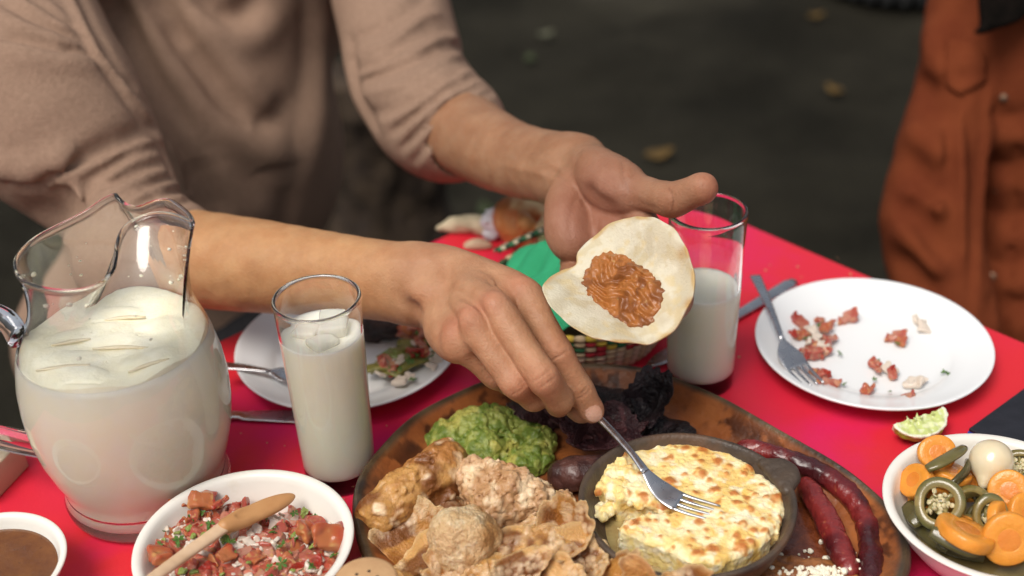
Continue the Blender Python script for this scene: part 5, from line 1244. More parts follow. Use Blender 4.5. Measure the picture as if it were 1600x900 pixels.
# large tomato wedges against the rim
def wedge(c_, r, R_, label, seed):
    s = SDF(c_ - r * 1.4, c_ + r * 1.4, .0009); s.ell(c_, (r, r * .62, r * .75), R_, k=.001); s.ell(c_ - R_[2] * r * .55, (r * .8, r * .55, r * .55), R_, k=.003, neg=True)
    s.disp(lambda P: fbm(P, 150, 2, seed) * .0008, .003); V, F = s.mesh(1)
    o = put('tomato_wedge', V, F, m_tom, pg, col=cmix(dcol(V, ORG, [.66, .16, .04], 80, seed), PNK, ((V - c_) @ R_[2] < -.1 * r) * .7)); o['label'] = label
Rr = np.array(Matrix.Rotation(.6, 3, 'Z') @ Matrix.Rotation(.5, 3, 'Y')).T
for x, y, z, sz, rz, lab in ((514, 842, .040, .025, .5, 'large orange red tomato wedge at the right rim'), (250, 868, .041, .019, 2.1, 'orange tomato wedge at the left rim under the spoon handle'), (478, 830, .041, .016, 1.2, 'seedy tomato piece'), (318, 780, .043, .018, .2, 'orange tomato piece at the back'), (352, 868, .047, .015, 1.0, 'flat red tomato piece by the spoon')):
    me = soft_chunk(int(x), (1.15, .8, .5), ([.60, .095, .03], ORG), m_tom, 'tomato_wedge', skin=True, h=.05); o = bpy.data.objects.new('tomato_wedge', me); COL.objects.link(o); o.parent = pg; o.location = Vector(T(x, y, z) - wloc(pg)); o.scale = (sz,) * 3; o.rotation_euler = (.5, .35, rz); o['label'] = lab
# wooden spoon
m_spoon = mat('pale_spoon_wood', (.70, .50, .33), (.60, .40, .24), 30, .5, wave=(60, .0001, 3.0), bump=.0001)
hnd = [T(228, 912, .066), T(290, 866, .058), T(352, 822, .0535)]; SPN = nrm(np.array([0.1, -.25, 1]))
spn = thing('wooden_spoon', 'small wooden spoon lying across the salsa bowl', 'spoon', hnd[1])
hp = crv(hnd + [T(372, 808, .0520)], 8); V1_ = sweep(hp, list(np.linspace(.0088, .0110, len(hp))), [.0055] * len(hp), side=SPN, n=16, sup=2.4); put('handle', *V1_, m_spoon, spn)
ax_ = nrm(T(455, 776, .046) - T(352, 822, .0535)); s2_ = nrm(np.cross(SPN, ax_)); u2_ = np.cross(ax_, s2_); cs = T(408, 797, .0490)
s = SDF(cs - .045, cs + .045, .0009); s.ell(cs, (.0300, .0080, .0046), [ax_, s2_, u2_], k=.001); s.tube([T(352, 822, .0535), T(378, 810, .051)], [.0048, .0052], k=.008); s.ell(cs + u2_ * .0055 + ax_ * .002, (.024, .0054, .0026), [ax_, s2_, u2_], k=.002, neg=True)
V, F = s.mesh(1); put('spoon_bowl', V, F, mat('stained_spoon_wood', (.52, .27, .11), (.44, .21, .08), 30, .42, bump=.0001), spn)
# brown sauce
m_bs = mat('brown_chili_sauce', (.12, .038, .008), (.18, .064, .013), 60, .10, bump=.0010, bscale=90, coat=.6, c3=(.07, .025, .008), scale3=120, ramp3=(.6, .72))
V, F = lathe([(1e-6, .0302), (.030, .0300), (.0465, .0298), (.0485, .0306), (.0495, .029)], BS, 80); o = put('brown_sauce', V, F, m_bs, origin=BS + (0, 0, .03)); tag(o, 'glossy brown chili sauce filling the small corner bowl', 'sauce')
m_lad = mat('clear_reflection', (.6, .5, .4), None, rough=.1)
# ---- pickled vegetables, each a thing
m_car = mat('carrot', (.74, .30, .040), (.68, .25, .030), 50, .27, bump=.0006, bscale=260, coat=.08, sss=.15, sssr=(1, .4, .1), ssss=.003, attr=True)
m_jal = mat('pickled_pepper', (.115, .098, .030), (.17, .14, .045), 50, .20, bump=.0005, bscale=200, coat=.5, sss=.1, ssss=.002, attr=True)
m_seed = mat('pepper_seed', (.62, .55, .34), (.52, .44, .24), 200, .35, sss=.2, ssss=.001)
m_po = mat('pickled_onion', (.76, .66, .46), (.68, .56, .36), 22, .14, coat=.6, sss=.5, sssr=(1, .8, .5), ssss=.006, wave=(30, .0002, 1.0))
def disc_slice(c_, n_, r, th, seed=0, cut=None):
    B = basis(n_); pr = [(1e-6, th * .5), (r * .40, th * .49), (r * .44, th * .475), (r * .48, th * .5), (r * .90, th * .5), (r * .97, th * .42), (r, th * .2), (r, -th * .2), (r * .97, -th * .42), (r * .9, -th * .5), (1e-6, -th * .5)]
    pr = ringres(pr, 2); V, F = lathe(pr, (0, 0, 0), 48); V = np.array(V); a = np.arctan2(V[:, 1], V[:, 0]); w = 1 + .03 * np.sin(2 * a + seed) + .02 * np.sin(3 * a + 2 * seed); V[:, :2] *= w[:, None]
    rr0 = np.hypot(V[:, 0], V[:, 1]) / r; core = (rr0 < .42)
    if cut is not None: V[:, 0] = np.minimum(V[:, 0], cut * r)
    c = np.ones((len(V), 3)); c[core] = [.93, .78, .85]; c *= (1 + .05 * vnoise(V, 300, seed))[:, None]
    return V @ B + c_, F, c
GP = 'pickled vegetables in the right bowl'
def carrot(x, y, z, n_, r, th, label, seed, cut=None, name='carrot_slice'):
    V, F, c = disc_slice(T(x, y, z), n_, r * .93, th * .95, seed, cut); tag(fixn(put(name, V, F, m_car, col=c)), label, 'carrot slice', GP)
cv = camdir(T(1550, 780, .04))
carrot(1464, 708, .050, cv + .25 * RT + .1 * UP, .0152, .008, 'carrot slice standing at the back left, behind a pepper strip', 1)
carrot(1484, 738, .044, nrm(UP * .8 + cv * .35 + RT * .35), .0175, .007, 'carrot slice lying flat below the back left one', 2)
carrot(1432, 752, .042, nrm(-RT * .7 + cv * .5 + UP * .4), .0150, .009, 'leftmost carrot slice leaning on the bowl wall', 3)
carrot(1577, 767, .050, cv + .05 * RT, .0163, .009, 'round carrot slice facing up with pale core, right of the centre', 4)
carrot(1508, 834, .046, nrm(UP * .88 + cv * .30 + RT * .42), .0230, .0105, 'long thick carrot piece seen edge on at the front', 5)
carrot(1575, 842, .045, nrm(cv + RT * .2 - UP * .2), .0200, .010, 'large carrot slice at the front right with a seed on it', 6)
carrot(1562, 812, .044, nrm(cv * .6 + RT * .8), .0150, .008, 'carrot slice tucked behind the large front one', 7)
carrot(1512, 758, .036, nrm(cv * .7 + RT * .7 + UP * .2), .0140, .007, 'carrot slice half hidden between pepper ring and onion', 8)
carrot(1604, 800, .046, nrm(cv + RT * .5), .0150, .008, 'carrot slice cut off by right edge of the picture', 9)
carrot(1598, 706, .038, nrm(UP + cv * .4), .0130, .007, 'carrot piece at the back beside the pickled onion', 10)
def pring(x, y, z, n_, r, th, label, seed, seeds=True, squash=1.0, hole=.60):
    c_ = T(x, y, z); B = basis(n_, seed); g_ = thing('pepper_ring', label, 'pepper ring', c_, GP)
    pr = [(r * hole, -th * .42), (r * hole * 1.03, -th * .5), (r * .96, -th * .5), (r, -th * .3), (r * 1.01, 0), (r, th * .3), (r * .96, th * .5), (r * hole * 1.03, th * .5), (r * hole, th * .42)]
    V, F = lathe(pr, (0, 0, 0), 56, close=True); V = np.array(V); a = np.arctan2(V[:, 1], V[:, 0]); V[:, :2] *= (1 + .05 * np.sin(2 * a + seed) + .03 * np.sin(3 * a))[:, None]; V[:, 1] *= squash
    rr0 = np.hypot(V[:, 0], V[:, 1]) / r; c = np.ones((len(V), 3)); c[rr0 < .9] = [1.7, 1.5, 1.5]; c[rr0 > .96] = [.75, .85, .8]
    fixn(put('flesh', V @ B + c_, F, m_jal, g_, col=c))
    s = SDF(c_ - r, c_ + r, .0009)
    if seeds:
        q = np.random.RandomState(int(seed * 10)); s.cap(c_ - B[0] * r * hole, c_ + B[0] * r * hole, .0016, k=.002); s.cap(c_, c_ + B[1] * r * hole * squash, .0014, k=.002)
        s.cap(c_ - B[2] * th * .12 - B[0] * r * .06, c_ - B[2] * th * .12 + B[0] * r * .06, r * .34, k=.003) if 0 else s.ell(c_ - B[2] * th * .15, (r * .42, r * .42 * squash, th * .38), B, k=.002)
        s.disp(lambda P: fbm(P, 260, 2, 3) * .0012, .004); V, F = s.mesh(1); put('membrane', V, F, m_jal, g_, col=np.ones((len(V), 3)) * [2.0, 2.0, 2.4])
        for i in range(30):
            p = c_ + (B[0] * q.randn() * .25 + B[1] * q.randn() * .25 * squash) * r + B[2] * th * (.25 + .2 * q.rand())
            V, F = lathe([(1e-6, -.0005), (.0016, -.0004), (.0020, 0), (.0016, .0004), (1e-6, .0005)], (0, 0, 0), 10); Bq = basis(nrm(q.randn(3) + B[2])); put('seed', np.array(V) @ Bq + p, F, m_seed, g_)
pring(1468, 787, .048, cv - .12 * RT + .1 * UP, .0185, .008, 'large olive pepper ring full of seeds at the front left', .3)
pring(1548, 806, .043, nrm(cv + RT * .25 - UP * .1), .0155, .008, 'olive pepper ring with seeds behind the front carrot pieces', 1.7, squash=.85)
pring(1520, 790, .038, nrm(cv * .6 - RT * .4 + UP * .5), .0155, .009, 'brownish pepper ring wedged behind the seedy ones', 2.4, seeds=False)
pring(1596, 730, .042, nrm(cv + UP * .3), .0140, .007, 'olive pepper ring at the back right next to onion', 3.1)
def pstrip(pts, w, th, label, side, seed):
    P = crv([T(*p) for p in pts], 6); V, F = sweep(P, [w * (1 - .35 * abs(2 * i / (len(P) - 1) - 1) ** 3) for i in range(len(P))], th, side=side, n=14, sup=2.5)
    tag(put('pepper_strip', V, F, m_jal, col=np.ones((len(V), 3)) * seed), label, 'pepper strip', GP)
pstrip([(1448, 733, .056), (1470, 722, .060), (1492, 709, .060), (1506, 700, .057)], .0105, .005, 'olive pepper strip lying over the back left carrot slice', nrm(cv * .55 + UP * .85), 1.0)
pstrip([(1478, 762, .046), (1496, 750, .050), (1510, 735, .052), (1512, 722, .050)], .010, .0045, 'dark pepper strip curling beside the pickled onion', nrm(RT + cv * .3), .5)
pstrip([(1455, 830, .048), (1480, 842, .047), (1510, 856, .044), (1530, 862, .042)], .0125, .006, 'dark pepper slice at the front under the long thick carrot', nrm(cv + UP * .2), .75)
pstrip([(1520, 780, .032), (1535, 770, .036), (1550, 775, .034)], .012, .006, 'dark pepper bit deep between the carrot slices', cv, .45)
pstrip([(1418, 790, .026), (1440, 815, .026), (1475, 845, .026), (1540, 868, .026)], .018, .008, 'pepper slice at the bottom along the bowl wall', nrm(cv), .6)
q = np.random.RandomState(31); LB_ = ['deep pepper slice, first from the left under the other vegetables', 'small carrot slice low in the bowl behind the pepper strips', 'deep pepper slice beneath the round pale cored carrot', 'small carrot slice low under the long thick carrot', 'deep pepper slice beneath the pickled onion', 'small carrot slice low in the middle between the pepper rings', 'deep pepper slice low at the front under the seedy ring', 'small carrot slice low at the right edge of picture', 'deep pepper slice low near the right edge of picture']
for i in range(9):
    x, y = 1440 + 165 * q.rand(), 765 + 85 * q.rand(); z_ = .026 + .006 * q.rand(); n_ = nrm(cv + RT * q.randn() * .5 + UP * q.randn() * .5)
    if i % 2: carrot(x, y, z_, n_, .0115 + .003 * q.rand(), .006, LB_[i], 40 + i)
    else: pstrip([(x - 18, y + 8 * q.randn(), z_), (x, y - 8, z_ + .004), (x + 18, y + 8 * q.randn(), z_)], .012, .0055, LB_[i], n_, .6 + .3 * q.rand())
c_ = T(1549, 720, .054); on_ = thing('pickled_onion', 'whole glossy pickled onion on top at the back of the bowl', 'onion', c_, GP); s = SDF(c_ - .026, c_ + .026, .0009)
dn = nrm(-UP * .75 + cv * .4 - RT * .25); s.ell(c_, (.0158, .0158, .0150), k=.001); s.cap(c_, c_ + dn * .0165, .0115, .0050, k=.008); s.ell(c_ + dn * .0225, (.0035, .0035, .0035), k=.002, neg=True); s.cap(c_ + dn * .017, c_ + dn * .0205, .0042, .0036, k=.002)
V, F = s.mesh(1); put('bulb', V, F, m_po, on_)
V, F = lathe([(1e-6, .0195), (.05, .0195), (.056, .0185)], BV, 64); o = put('pickle_brine', V, F, mat('brine', (.20, .15, .06), (.12, .09, .03), 40, .08, coat=.4)); tag(o, 'murky pickling liquid under the vegetables in the right bowl', 'brine')
# ---- lime wedge
m_lim = m_vc('lime', rough=.25, bump=.0007, bscale=260, coat=.3, sss=.25, sssr=(.7, 1, .3), ssss=.004)
c0 = T(1436, 652, .0195); e1 = nrm((T(1474, 660, .0) - T(1398, 684, .0)) * [1, 1, 0]); fh = nrm(np.cross(e1, (0, 0, 1))); fh *= np.sign(fh @ (CAM - c0)); zz = np.array([0, 0, 1.0])
s = SDF(c0 - .034, c0 + .034, .0008); s.ell(c0, (.0255, .0195, .0195), [e1, fh, zz], k=.001)
pl1, pl2 = nrm(fh * .30 + zz * .95), nrm(-fh * .95 + zz * .30)
gX = lambda pl: (s.ax[0][:, None, None] - c0[0]) * pl[0] + (s.ax[1][None, :, None] - c0[1]) * pl[1] + (s.ax[2][None, None, :] - c0[2]) * pl[2]
s.D = np.maximum(s.D, np.maximum(gX(pl1), gX(pl2) - .001).astype(np.float32)); dn1 = nrm(np.cross(e1, pl1)); dn1 *= np.sign(dn1 @ -zz)
s.disp(lambda P: fbm(P, 200, 2, 4) * .0009 + .0003 * np.sin(((P - c0) @ e1) * 700) * (np.abs((P - c0) @ pl1) < .003), .003)
q = np.random.RandomState(2)
for i in range(12):
    a = c0 + e1 * (q.rand() * .036 - .018) - zz * .001 + dn1 * .004 * q.rand(); s.tube([a, a + (zz * .8 + e1 * q.randn() * .5 + fh * q.randn() * .3) * .0065], [.0012, .0003], k=.001)
V, F = s.mesh(0); W_ = V - c0; el = np.sqrt(((W_ @ e1) / .0255) ** 2 + ((W_ @ fh) / .0195) ** 2 + ((W_ @ zz) / .0195) ** 2); fl_ = (W_ @ pl1 > -.0018) | (W_ @ pl2 > -.0018)
c = np.where(fl_[:, None], cmix(dcol(V, [.55, .62, .22], [.74, .78, .46], 160, 5), [.80, .84, .62], np.clip(vnoise(V, 380, 2) * 2 - .7, 0, .8)), dcol(V, [.10, .30, .015], [.26, .44, .04], 60, 3)); c[fl_ & (el > .90)] = [.78, .80, .60]
o = put('lime_wedge', V, F, m_lim, col=c); o.location.z += TZ - V[:, 2].min() + .0002; tag(o, 'squeezed lime wedge lying between right plate and pickle bowl', 'lime wedge')
# ---- leftovers on the right plate
lr = thing('salsa_leftovers', 'bits of tomato and onion salsa left on the right plate', 'leftovers', PR + (0, 0, .006))
def lz(x, y):
    p = T(x, y, .010); r_ = math.hypot(p[0] - PR[0], p[1] - PR[1]) / .1165; return .0095 if r_ < .62 else .0095 + (r_ - .62) * .036
def at_pl(lst, mes, size, seed, par=None, dz=0): scatter(par or lr, mes, [T(x, y, lz(x, y) + dz) for x, y in lst], size, seed, .35)
at_pl([(1250, 505), (1262, 520), (1276, 540), (1290, 512), (1296, 530), (1270, 552), (1256, 548), (1290, 548), (1300, 503), (1244, 522), (1280, 500)], toms, .0088, 1, dz=.002)
at_pl([(1264, 512), (1278, 526), (1262, 534), (1272, 516), (1286, 536)], onis, .0085, 2, dz=.006)
at_pl([(1325, 496), (1282, 586), (1290, 600), (1305, 598), (1400, 526), (1408, 530), (1368, 570), (1372, 578), (1394, 584), (1352, 612), (1360, 608), (1418, 620), (1272, 580)], toms, .0082, 3, dz=.001)
at_pl([(1438, 504), (1444, 510), (1432, 500), (1388, 576), (1426, 596), (1434, 600), (1440, 592)], onis, .0095, 4, dz=.001)
at_pl([(1404, 536), (1320, 600), (1366, 592), (1312, 552), (1478, 582), (1390, 612), (1282, 506), (1262, 528), (1374, 564)], hrbs, .0045, 5, dz=.001)
# ---- leftovers on the left plate
ll = thing('grilled_leftovers', 'half eaten beef, green cactus and salsa on the left plate', 'leftovers', PL + (0, 0, .006))
s = SDF(*boxof([T(560, 512, .012), T(655, 500, .02)], .03), .0014); s.tube([T(562, 514, .014), T(600, 509, .018), T(640, 502, .017)], [.010, .014, .012], k=.006, smooth=4); s.disp(lambda P: fbm(P, 70, 3) * .004, .01)
V, F = s.mesh(1); put('beef_slice', V, F, m_beef, ll, col=dcol(V, [.022, .012, .012], [.05, .025, .02], 70, 3))
m_nop = mat('grilled_cactus', (.16, .15, .025), (.27, .24, .05), 60, .35, bump=.0008, bscale=200, coat=.2)
q = np.random.RandomState(9)
for i in range(26):
    t = (i % 13) / 12; x, y = 596 + 84 * t + q.randn() * 5, 578 - 42 * t + q.randn() * 9; a = T(x, y, .014 + .006 * q.rand()); d_ = nrm(np.array([1, .35 + .5 * q.randn(), .1 * q.randn()])) * (.012 + .008 * q.rand())
    V, F = sweep(crv([a - d_, a + (0, 0, .003), a + d_], 4), [.008] * 9, [.004] * 9, n=10); put('cactus_strip', V, F, m_nop, ll)
def lp(x, y, dz=0): p = T(x, y, .012 + dz); return p
scatter(ll, toms, [lp(600 + 90 * q.rand() + 0, 0, 0) * 0 + lp(598 + t_ * 88 + q.randn() * 8, 580 - t_ * 52 + q.randn() * 13, .006 + .006 * q.rand()) for t_ in q.rand(12)], .0095, 6)
scatter(ll, onis, [lp(598 + t_ * 92 + q.randn() * 8, 585 - t_ * 50 + q.randn() * 13, .010) for t_ in q.rand(12)], .0090, 7)
scatter(ll, hrbs, [lp(598 + t_ * 90 + q.randn() * 8, 582 - t_ * 50 + q.randn() * 12, .014) for t_ in q.rand(12)], .0055, 8)
scatter(ll, toms, [lp(652, 508, .01), lp(668, 512, .01), lp(640, 518, .008), lp(660, 520, .01), lp(632, 512, .01)], .0115, 12)
scatter(ll, peps, [lp(648, 500, .01), lp(630, 498, .012), lp(612, 556, .008)], .014, 11)
# ================================================================== TORTILLA, BASKET, THINGS BEHIND
# ---- folded tortilla in the open hand, with bean paste
m_tor = m_vc('corn_tortilla', rough=.72, bump=.0007, bscale=480, sss=.1, sssr=(1, .8, .5), ssss=.003)
TC = D(979, 456, .955)
va = nrm(RT * .68 - UP * .73)                       # direction of the fold
vb = nrm(RT * .64 + UP * .77)                       # across it, towards the upper right
vn = -_f
va, vb, vn = nrm(va * .76 + vn * .65), nrm(RT * .82 + UP * .56 - vn * .12), nrm(vn * .75 - va * .66)
RTo = .0555
def tort(u, v, off=0):
    """u along the fold, v across it (metres on the flat tortilla)"""
    u = np.asarray(u, float); v = np.asarray(v, float); f0 = -.0170; w = v - f0
    # right part rises gently towards the viewer at its far edge; left flap folds up steeply
    x = np.where(w > 0, w * (1.12 - .10 * np.clip(w / .07, 0, 1) ** 2), w * (.98 - .12 * np.clip(-w / .04, 0, 1)))
    z = np.where(w > 0, .017 * np.abs(w / .05) ** 1.4, -w * .62 * np.clip(-w / .006 + .15, 0, 1))
    z = z + .0016 * np.sin(u * 90 + v * 60) + .0014 * np.sin(v * 150 - u * 40 + 1) + .0003 * np.sin(u * 310 + v * 270) + .004 * (u / .06) ** 2
    x = x + f0
    return TC + u[..., None] * va + x[..., None] * vb + (z + off)[..., None] * vn
NR, NA = 46, 150; V = []; U_ = []
for side_i in (0, 1):
    for i in range(NR + 1):
        a = np.arange(NA) / NA * 2 * math.pi; r = RTo * i / NR * (1 - .12 * np.exp(-((a - 3.42) / .10) ** 2) * (i / NR) ** 4 + .02 * np.sin(3 * a + 1) + .014 * np.sin(5 * a) + .006 * np.sin(17 * a))
        V.append(tort(r * np.cos(a), r * np.sin(a), -.0018 * side_i)); U_.append(np.stack([r * np.cos(a), r * np.sin(a), a * 0 + i / NR], 1))
V = np.concatenate(V); U_ = np.concatenate(U_); F = []
n1_ = (NR + 1) * NA
for s_ in (0, 1):
    for i in range(NR):
        for j in range(NA):
            k = (j + 1) % NA; q4 = (s_ * n1_ + i * NA + j, s_ * n1_ + (i + 1) * NA + j, s_ * n1_ + (i + 1) * NA + k, s_ * n1_ + i * NA + k); F.append(q4 if s_ == 0 else q4[::-1])
for j in range(NA): k = (j + 1) % NA; F.append((NR * NA + j, n1_ + NR * NA + j, n1_ + NR * NA + k, NR * NA + k))
Un = np.concatenate([U_[:, :2], U_[:, 2:] * 0], 1)
c = dcol(Un, [.53, .465, .33], [.62, .565, .43], 70, 3); c = cmix(c, [.60, .47, .24], np.clip(fbm(Un, 130, 3, 6) * 2 - .55, 0, 1) * .6)
ed = np.clip((U_[:, 2] - .93) / .07, 0, 1); c = cmix(c, [.50, .33, .13], np.clip(ed * (.8 + fbm(Un, 120, 2, 2) * 3.0), 0, 1) * .9)
c = cmix(c, [.50, .40, .22], np.clip(fbm(Un, 120, 3, 16) * 2 - .7, 0, .5)); c = cmix(c, [.42, .24, .08], gauss(Un, (.018, .045, 0), .0045) * .7 + gauss(Un, (.052, .022, 0), .004) * .8 + gauss(Un, (.050, -.028, 0), .004) + gauss(Un, (.044, -.036, 0), .004))
o = put('tortilla', V, F, m_tor, col=c, smooth=True); tag(o, 'folded pale corn tortilla held in the open palm', 'tortilla')
m_pst = m_vc('bean_paste', rough=.38, bump=.0008, bscale=420, coat=.25)
gu, gv_ = np.meshgrid(np.linspace(-.040, .048, 130), np.linspace(-.028, .026, 100), indexing='ij')
# outline of the spread: rounded and ragged, ridged along the fold by the spoon
uu = (gu + .001 + gv_ * .3) / .037; vv = (gv_ + .002 - gu * .12) / .0205; Pn = np.stack([gu, gv_, gu * 0], -1)
rr0 = (np.abs(uu * .95) ** 3 + np.abs(vv) ** 3) ** (1 / 3) + fbm(Pn, 130, 2, 4) * .08 + fbm(Pn, 420, 1, 4) * .05
rd = 1 - np.abs(np.sin((gv_ - gu * .15) * 420 + fbm(Pn * [.6, 1, 1], 75, 3, 2) * 3.4 + gu * 12)) ** 1.5
hh = np.clip((1 - rr0) * 4, 0, 1) ** .7 * (.0028 + .0026 * rd + fbm(Pn, 190, 2, 7) * .0014) - np.where(rr0 > 1, .003, 0)
V = tort(gu, gv_, hh).reshape(-1, 3); nu, nv_ = gu.shape; F = []
ok = (rr0 < 1.06)
for i in range(nu - 1):
    for j in range(nv_ - 1):
        if ok[i, j] and ok[i + 1, j] and ok[i, j + 1] and ok[i + 1, j + 1]: F.append((i * nv_ + j, (i + 1) * nv_ + j, (i + 1) * nv_ + j + 1, i * nv_ + j + 1))
c = dcol(Pn.reshape(-1, 3), [.22, .068, .013], [.36, .125, .025], 110, 3); c = cmix(c, [.66, .45, .18], np.clip(vnoise(Pn.reshape(-1, 3), 360, 5) * 3 - 1.9, 0, 1) * .8)
o = put('bean_paste', V, F, m_pst, col=c); bmx = bmesh.new(); bmx.from_mesh(o.data); bmesh.ops.delete(bmx, geom=[v for v in bmx.verts if not v.link_faces], context='VERTS'); bmx.to_mesh(o.data); bmx.free()
for p in o.data.polygons: p.use_smooth = True
tag(o, 'orange brown bean paste spread along the fold of the tortilla', 'bean paste')

# ---- woven basket and green napkin
BK = T(905, 452, .045); BK[2] = TZ; RBk = .086
m_straw = m_vc('woven_straw', rough=.7, bump=.0006, bscale=500)
bk = thing('tortilla_basket', 'round woven straw basket with red, green and yellow pattern behind the hands', 'basket', BK)
STR, GRN, RDD, YEL, DGR = [.58, .42, .25], [.03, .15, .06], [.42, .02, .03], [.62, .42, .05], [.04, .07, .03]
for k in range(8):
    z = .004 + k * .0062; r = RBk * (.86 + .14 * (k / 7) ** .7); n_ = 56; V = []; F = []; cc = []
    for j in range(n_ * 6):
        a = 2 * math.pi * j / (n_ * 6); st_ = abs(math.sin(a * n_ / 2)) ** .5
        seg = int(j // 6)
        if k in (5, 6, 7): c_ = [RDD, YEL, GRN, STR][(seg + k) % 4 if k != 7 else (seg * 2 + 1) % 4]
        elif k == 4: c_ = [STR, RDD][(seg // 2) % 2]
        else: c_ = [STR, [.64, .47, .33]][seg % 2]
        if k >= 5 and 1.2 < (a % (2 * math.pi)) < 4.0: c_ = [GRN, STR, DGR][(seg + k) % 3]
        for i in range(8):
            b = 2 * math.pi * i / 8; rr1 = .0034 * (.72 + .28 * st_); V.append(BK + np.array([(r + rr1 * math.cos(b)) * math.cos(a), (r + rr1 * math.cos(b)) * math.sin(a), z + rr1 * math.sin(b)])); cc.append(np.array(c_) * (.55 + .45 * st_))
    m_ = n_ * 6
    for j in range(m_):
        for i in range(8): F.append((j * 8 + i, ((j + 1) % m_) * 8 + i, ((j + 1) % m_) * 8 + (i + 1) % 8, j * 8 + (i + 1) % 8))
    put('straw_coil', V, F, m_straw, bk, col=np.array(cc))
V, F = lathe([(1e-6, .001), (RBk * .84, .001), (RBk * .84, .004), (1e-6, .004)], BK, 48); put('basket_base', V, F, m_straw, bk, col=np.ones((len(V), 3)) * STR)
m_nap = mat('green_cotton', (.022, .30, .135), (.030, .36, .165), 14, .85, bump=.0005, bscale=700, sss=.05)
n_ = 90; gx_, gy_ = np.meshgrid(np.linspace(-1, 1, n_), np.linspace(-1, 1, n_), indexing='ij'); rr1 = np.hypot(gx_, gy_); k_ = np.maximum(np.abs(gx_), np.abs(gy_)) / np.maximum(rr1, 1e-6)
qx, qy = gx_ * k_ * RBk * .93, gy_ * k_ * RBk * .93; rn = np.hypot(qx, qy) / RBk; an_ = np.arctan2(qy, qx)
Pn = np.stack([qx, qy, qx * 0], -1)
z = .052 + .034 * np.exp(-((qx + .018) ** 2 + (qy - .012) ** 2) / .0018) + .012 * np.exp(-((qx - .035) ** 2 + (qy + .02) ** 2) / .0010) + .010 * np.sin(an_ * 5 + rn * 3) * rn * .8 + fbm(Pn, 22, 2, 3) * .010 + .005 * np.abs(np.sin((qx - qy * 1.4) * 75)) - np.clip(rn - .82, 0, 1) * .05
V = np.stack([BK[0] + qx, BK[1] + qy, TZ + z], -1).reshape(-1, 3); F = [(i * n_ + j, (i + 1) * n_ + j, (i + 1) * n_ + j + 1, i * n_ + j + 1) for i in range(n_ - 1) for j in range(n_ - 1)]
o = put('cloth_napkin', V, F, m_nap); md = o.modifiers.new('t', 'SOLIDIFY'); md.thickness = .0015; tag(o, 'crumpled green cloth napkin heaped inside the woven basket', 'napkin')
# patterned cloth rim of the basket lid behind: black, cream and green checks
m_chk = m_vc('checked_weave', rough=.8)
V = []; F = []; cc = []; n_ = 46
for i in range(n_):
    t = i / (n_ - 1); a0_ = T(776, 396, .050) * (1 - t) + T(872, 352, .060) * t
    for j in range(9): v_ = j / 8; V.append(a0_ + np.array([.004, -.010, 0]) * 0 + nrm(np.array([.3, -1, .55])) * (.016 * (v_ - .5)) + (0, 0, .003 * math.sin(v_ * 3.1))); cc.append([[.50, .42, .30], [.012, .04, .02], [.03, .12, .05]][((i // 3) + (j // 3)) % 3])
for i in range(n_ - 1):
    for j in range(8): F.append((i * 9 + j, (i + 1) * 9 + j, (i + 1) * 9 + j + 1, i * 9 + j + 1))
o = put('napkin_border', V, F, m_chk, col=np.array(cc)); md = o.modifiers.new('t', 'SOLIDIFY'); md.thickness = .003; tag(o, 'dark green and cream checked woven band behind the green napkin', 'woven band')
# bread, tan husk and crumpled paper at the far corner
m_brd = m_vc('crusty_bread', rough=.6, bump=.0015, bscale=160)
c_ = T(822, 350, .022)
def brd(s):
    s.tube([T(796, 340, .028), T(825, 348, .034), T(862, 352, .028)], [.018, .024, .018], k=.01, smooth=4); s.tube([T(812, 325, .05), T(822, 350, .058), T(850, 368, .046)], [.004, .007, .004], k=.004)
    s.tube([T(840, 328, .050), T(862, 345, .050)], .008, k=.004)
blob('bread_roll', brd, *boxof([T(780, 370, 0), T(880, 320, .07)], .03), .0018, m_brd, lambda V: cmix(dcol(V, [.42, .17, .05], [.56, .26, .09], 40, 3), [.62, .47, .24], (V[:, 0] - c_[0]) * 35 + fbm(V, 60, 2, 5) * 1.2 + .2), 'orange brown scored bread roll behind the green napkin', 'bread', disp=lambda P: fbm(P, 70, 2, 4) * .002)
blob('bread_roll', lambda s: (s.tube([T(855, 372, .05), T(885, 350, .055), T(905, 340, .05)], [.012, .018, .014], k=.01, smooth=4)), *boxof([T(840, 390, 0), T(920, 320, .08)], .02), .0018, m_brd, lambda V: dcol(V, [.56, .42, .22], [.68, .55, .32], 40, 3), 'pale yellow bread piece between napkin and the open hand', 'bread', disp=lambda P: fbm(P, 70, 2, 4) * .003)
m_hsk = m_vc('dry_husk', rough=.75, bump=.0008, bscale=200)
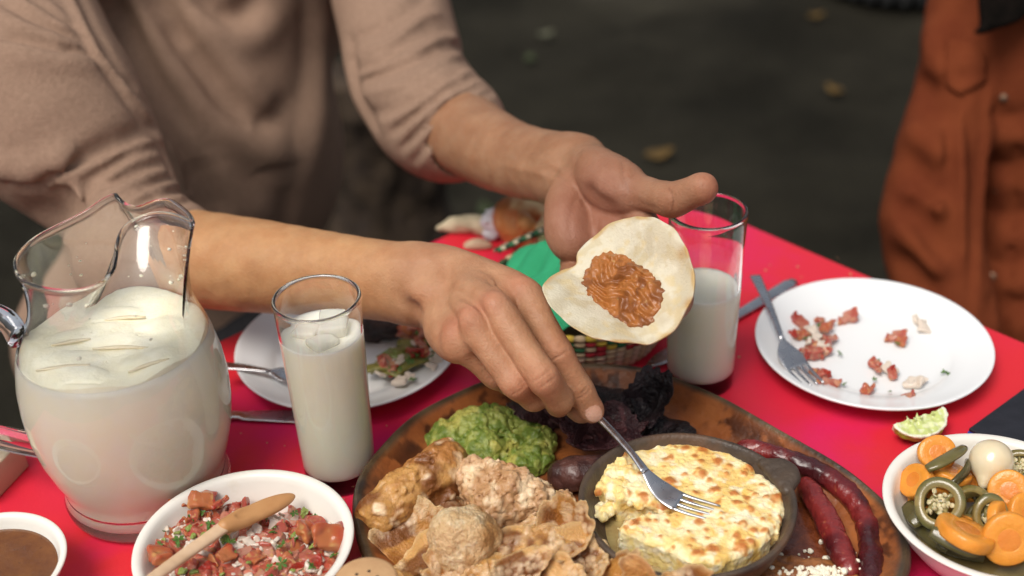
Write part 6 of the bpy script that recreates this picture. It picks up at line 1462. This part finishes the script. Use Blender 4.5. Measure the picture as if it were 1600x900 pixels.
blob('corn_husk', lambda s: (s.tube([T(684, 356, .006), T(715, 350, .010), T(752, 352, .010), T(775, 358, .008)], [.002, .0075, .0085, .006], k=.006, smooth=5), s.tube([T(735, 345, .014), T(775, 348, .012)], [.003, .006], k=.004)), *boxof([T(675, 372, 0), T(785, 335, .02)], .015), .0012, m_hsk, lambda V: dcol(V, [.44, .38, .25], [.56, .49, .33], 60, 3), 'flat tan dried husk at the far left table edge', 'husk', disp=lambda P: ridged(P, 60, 2) * .0012, floor=.0004)
blob('corn_husk', lambda s: s.tube([T(730, 384, .003), T(748, 382, .004), T(765, 384, .003)], [.004, .006, .003], k=.003, smooth=4), *boxof([T(720, 395, 0), T(775, 375, .01)], .01), .001, m_hsk, lambda V: dcol(V, [.42, .30, .20], [.5, .38, .25], 60, 3), 'small tan scrap of husk on the pink table by the wrist', 'husk', floor=.0004)
m_ppr = mat('white_paper', (.60, .62, .66), (.52, .54, .58), 30, .8)
blob('paper_napkin', lambda s: (s.tube([T(768, 362, .008), T(772, 345, .020), T(785, 332, .030)], [.012, .014, .010], k=.006)), *boxof([T(755, 370, 0), T(800, 325, .04)], .02), .0015, m_ppr, lambda V: np.ones((len(V), 3)), 'crumpled whitish paper napkin left of the orange brown bread', 'paper napkin', disp=lambda P: ridged(P, 70, 2) * .003)

# crumbs on the table
q = np.random.RandomState(77); cr = []
for i in range(46):
    x, y = (1150 + 330 * q.rand(), 400 + 260 * q.rand()) if i % 2 else (360 + 260 * q.rand(), 600 + 180 * q.rand())
    p = T(x, y, 0)
    if min(math.hypot(p[0] - PR[0], p[1] - PR[1]) - .108, math.hypot(p[0] - PL[0], p[1] - PL[1]) - .106) < 0: continue
    v_, f_ = pebble_mesh(.0006 + .0011 * q.rand() ** 2, 200 + i); cr.append((list(v_ + p + (0, 0, .0006)), [tuple(r_) for r_ in f_]))
V, F = join(*cr); tag(put('table_crumbs', V, F, mat('tan_crumb', (.55, .38, .2), (.5, .2, .1), 400, .7)), None, None, kind='stuff')
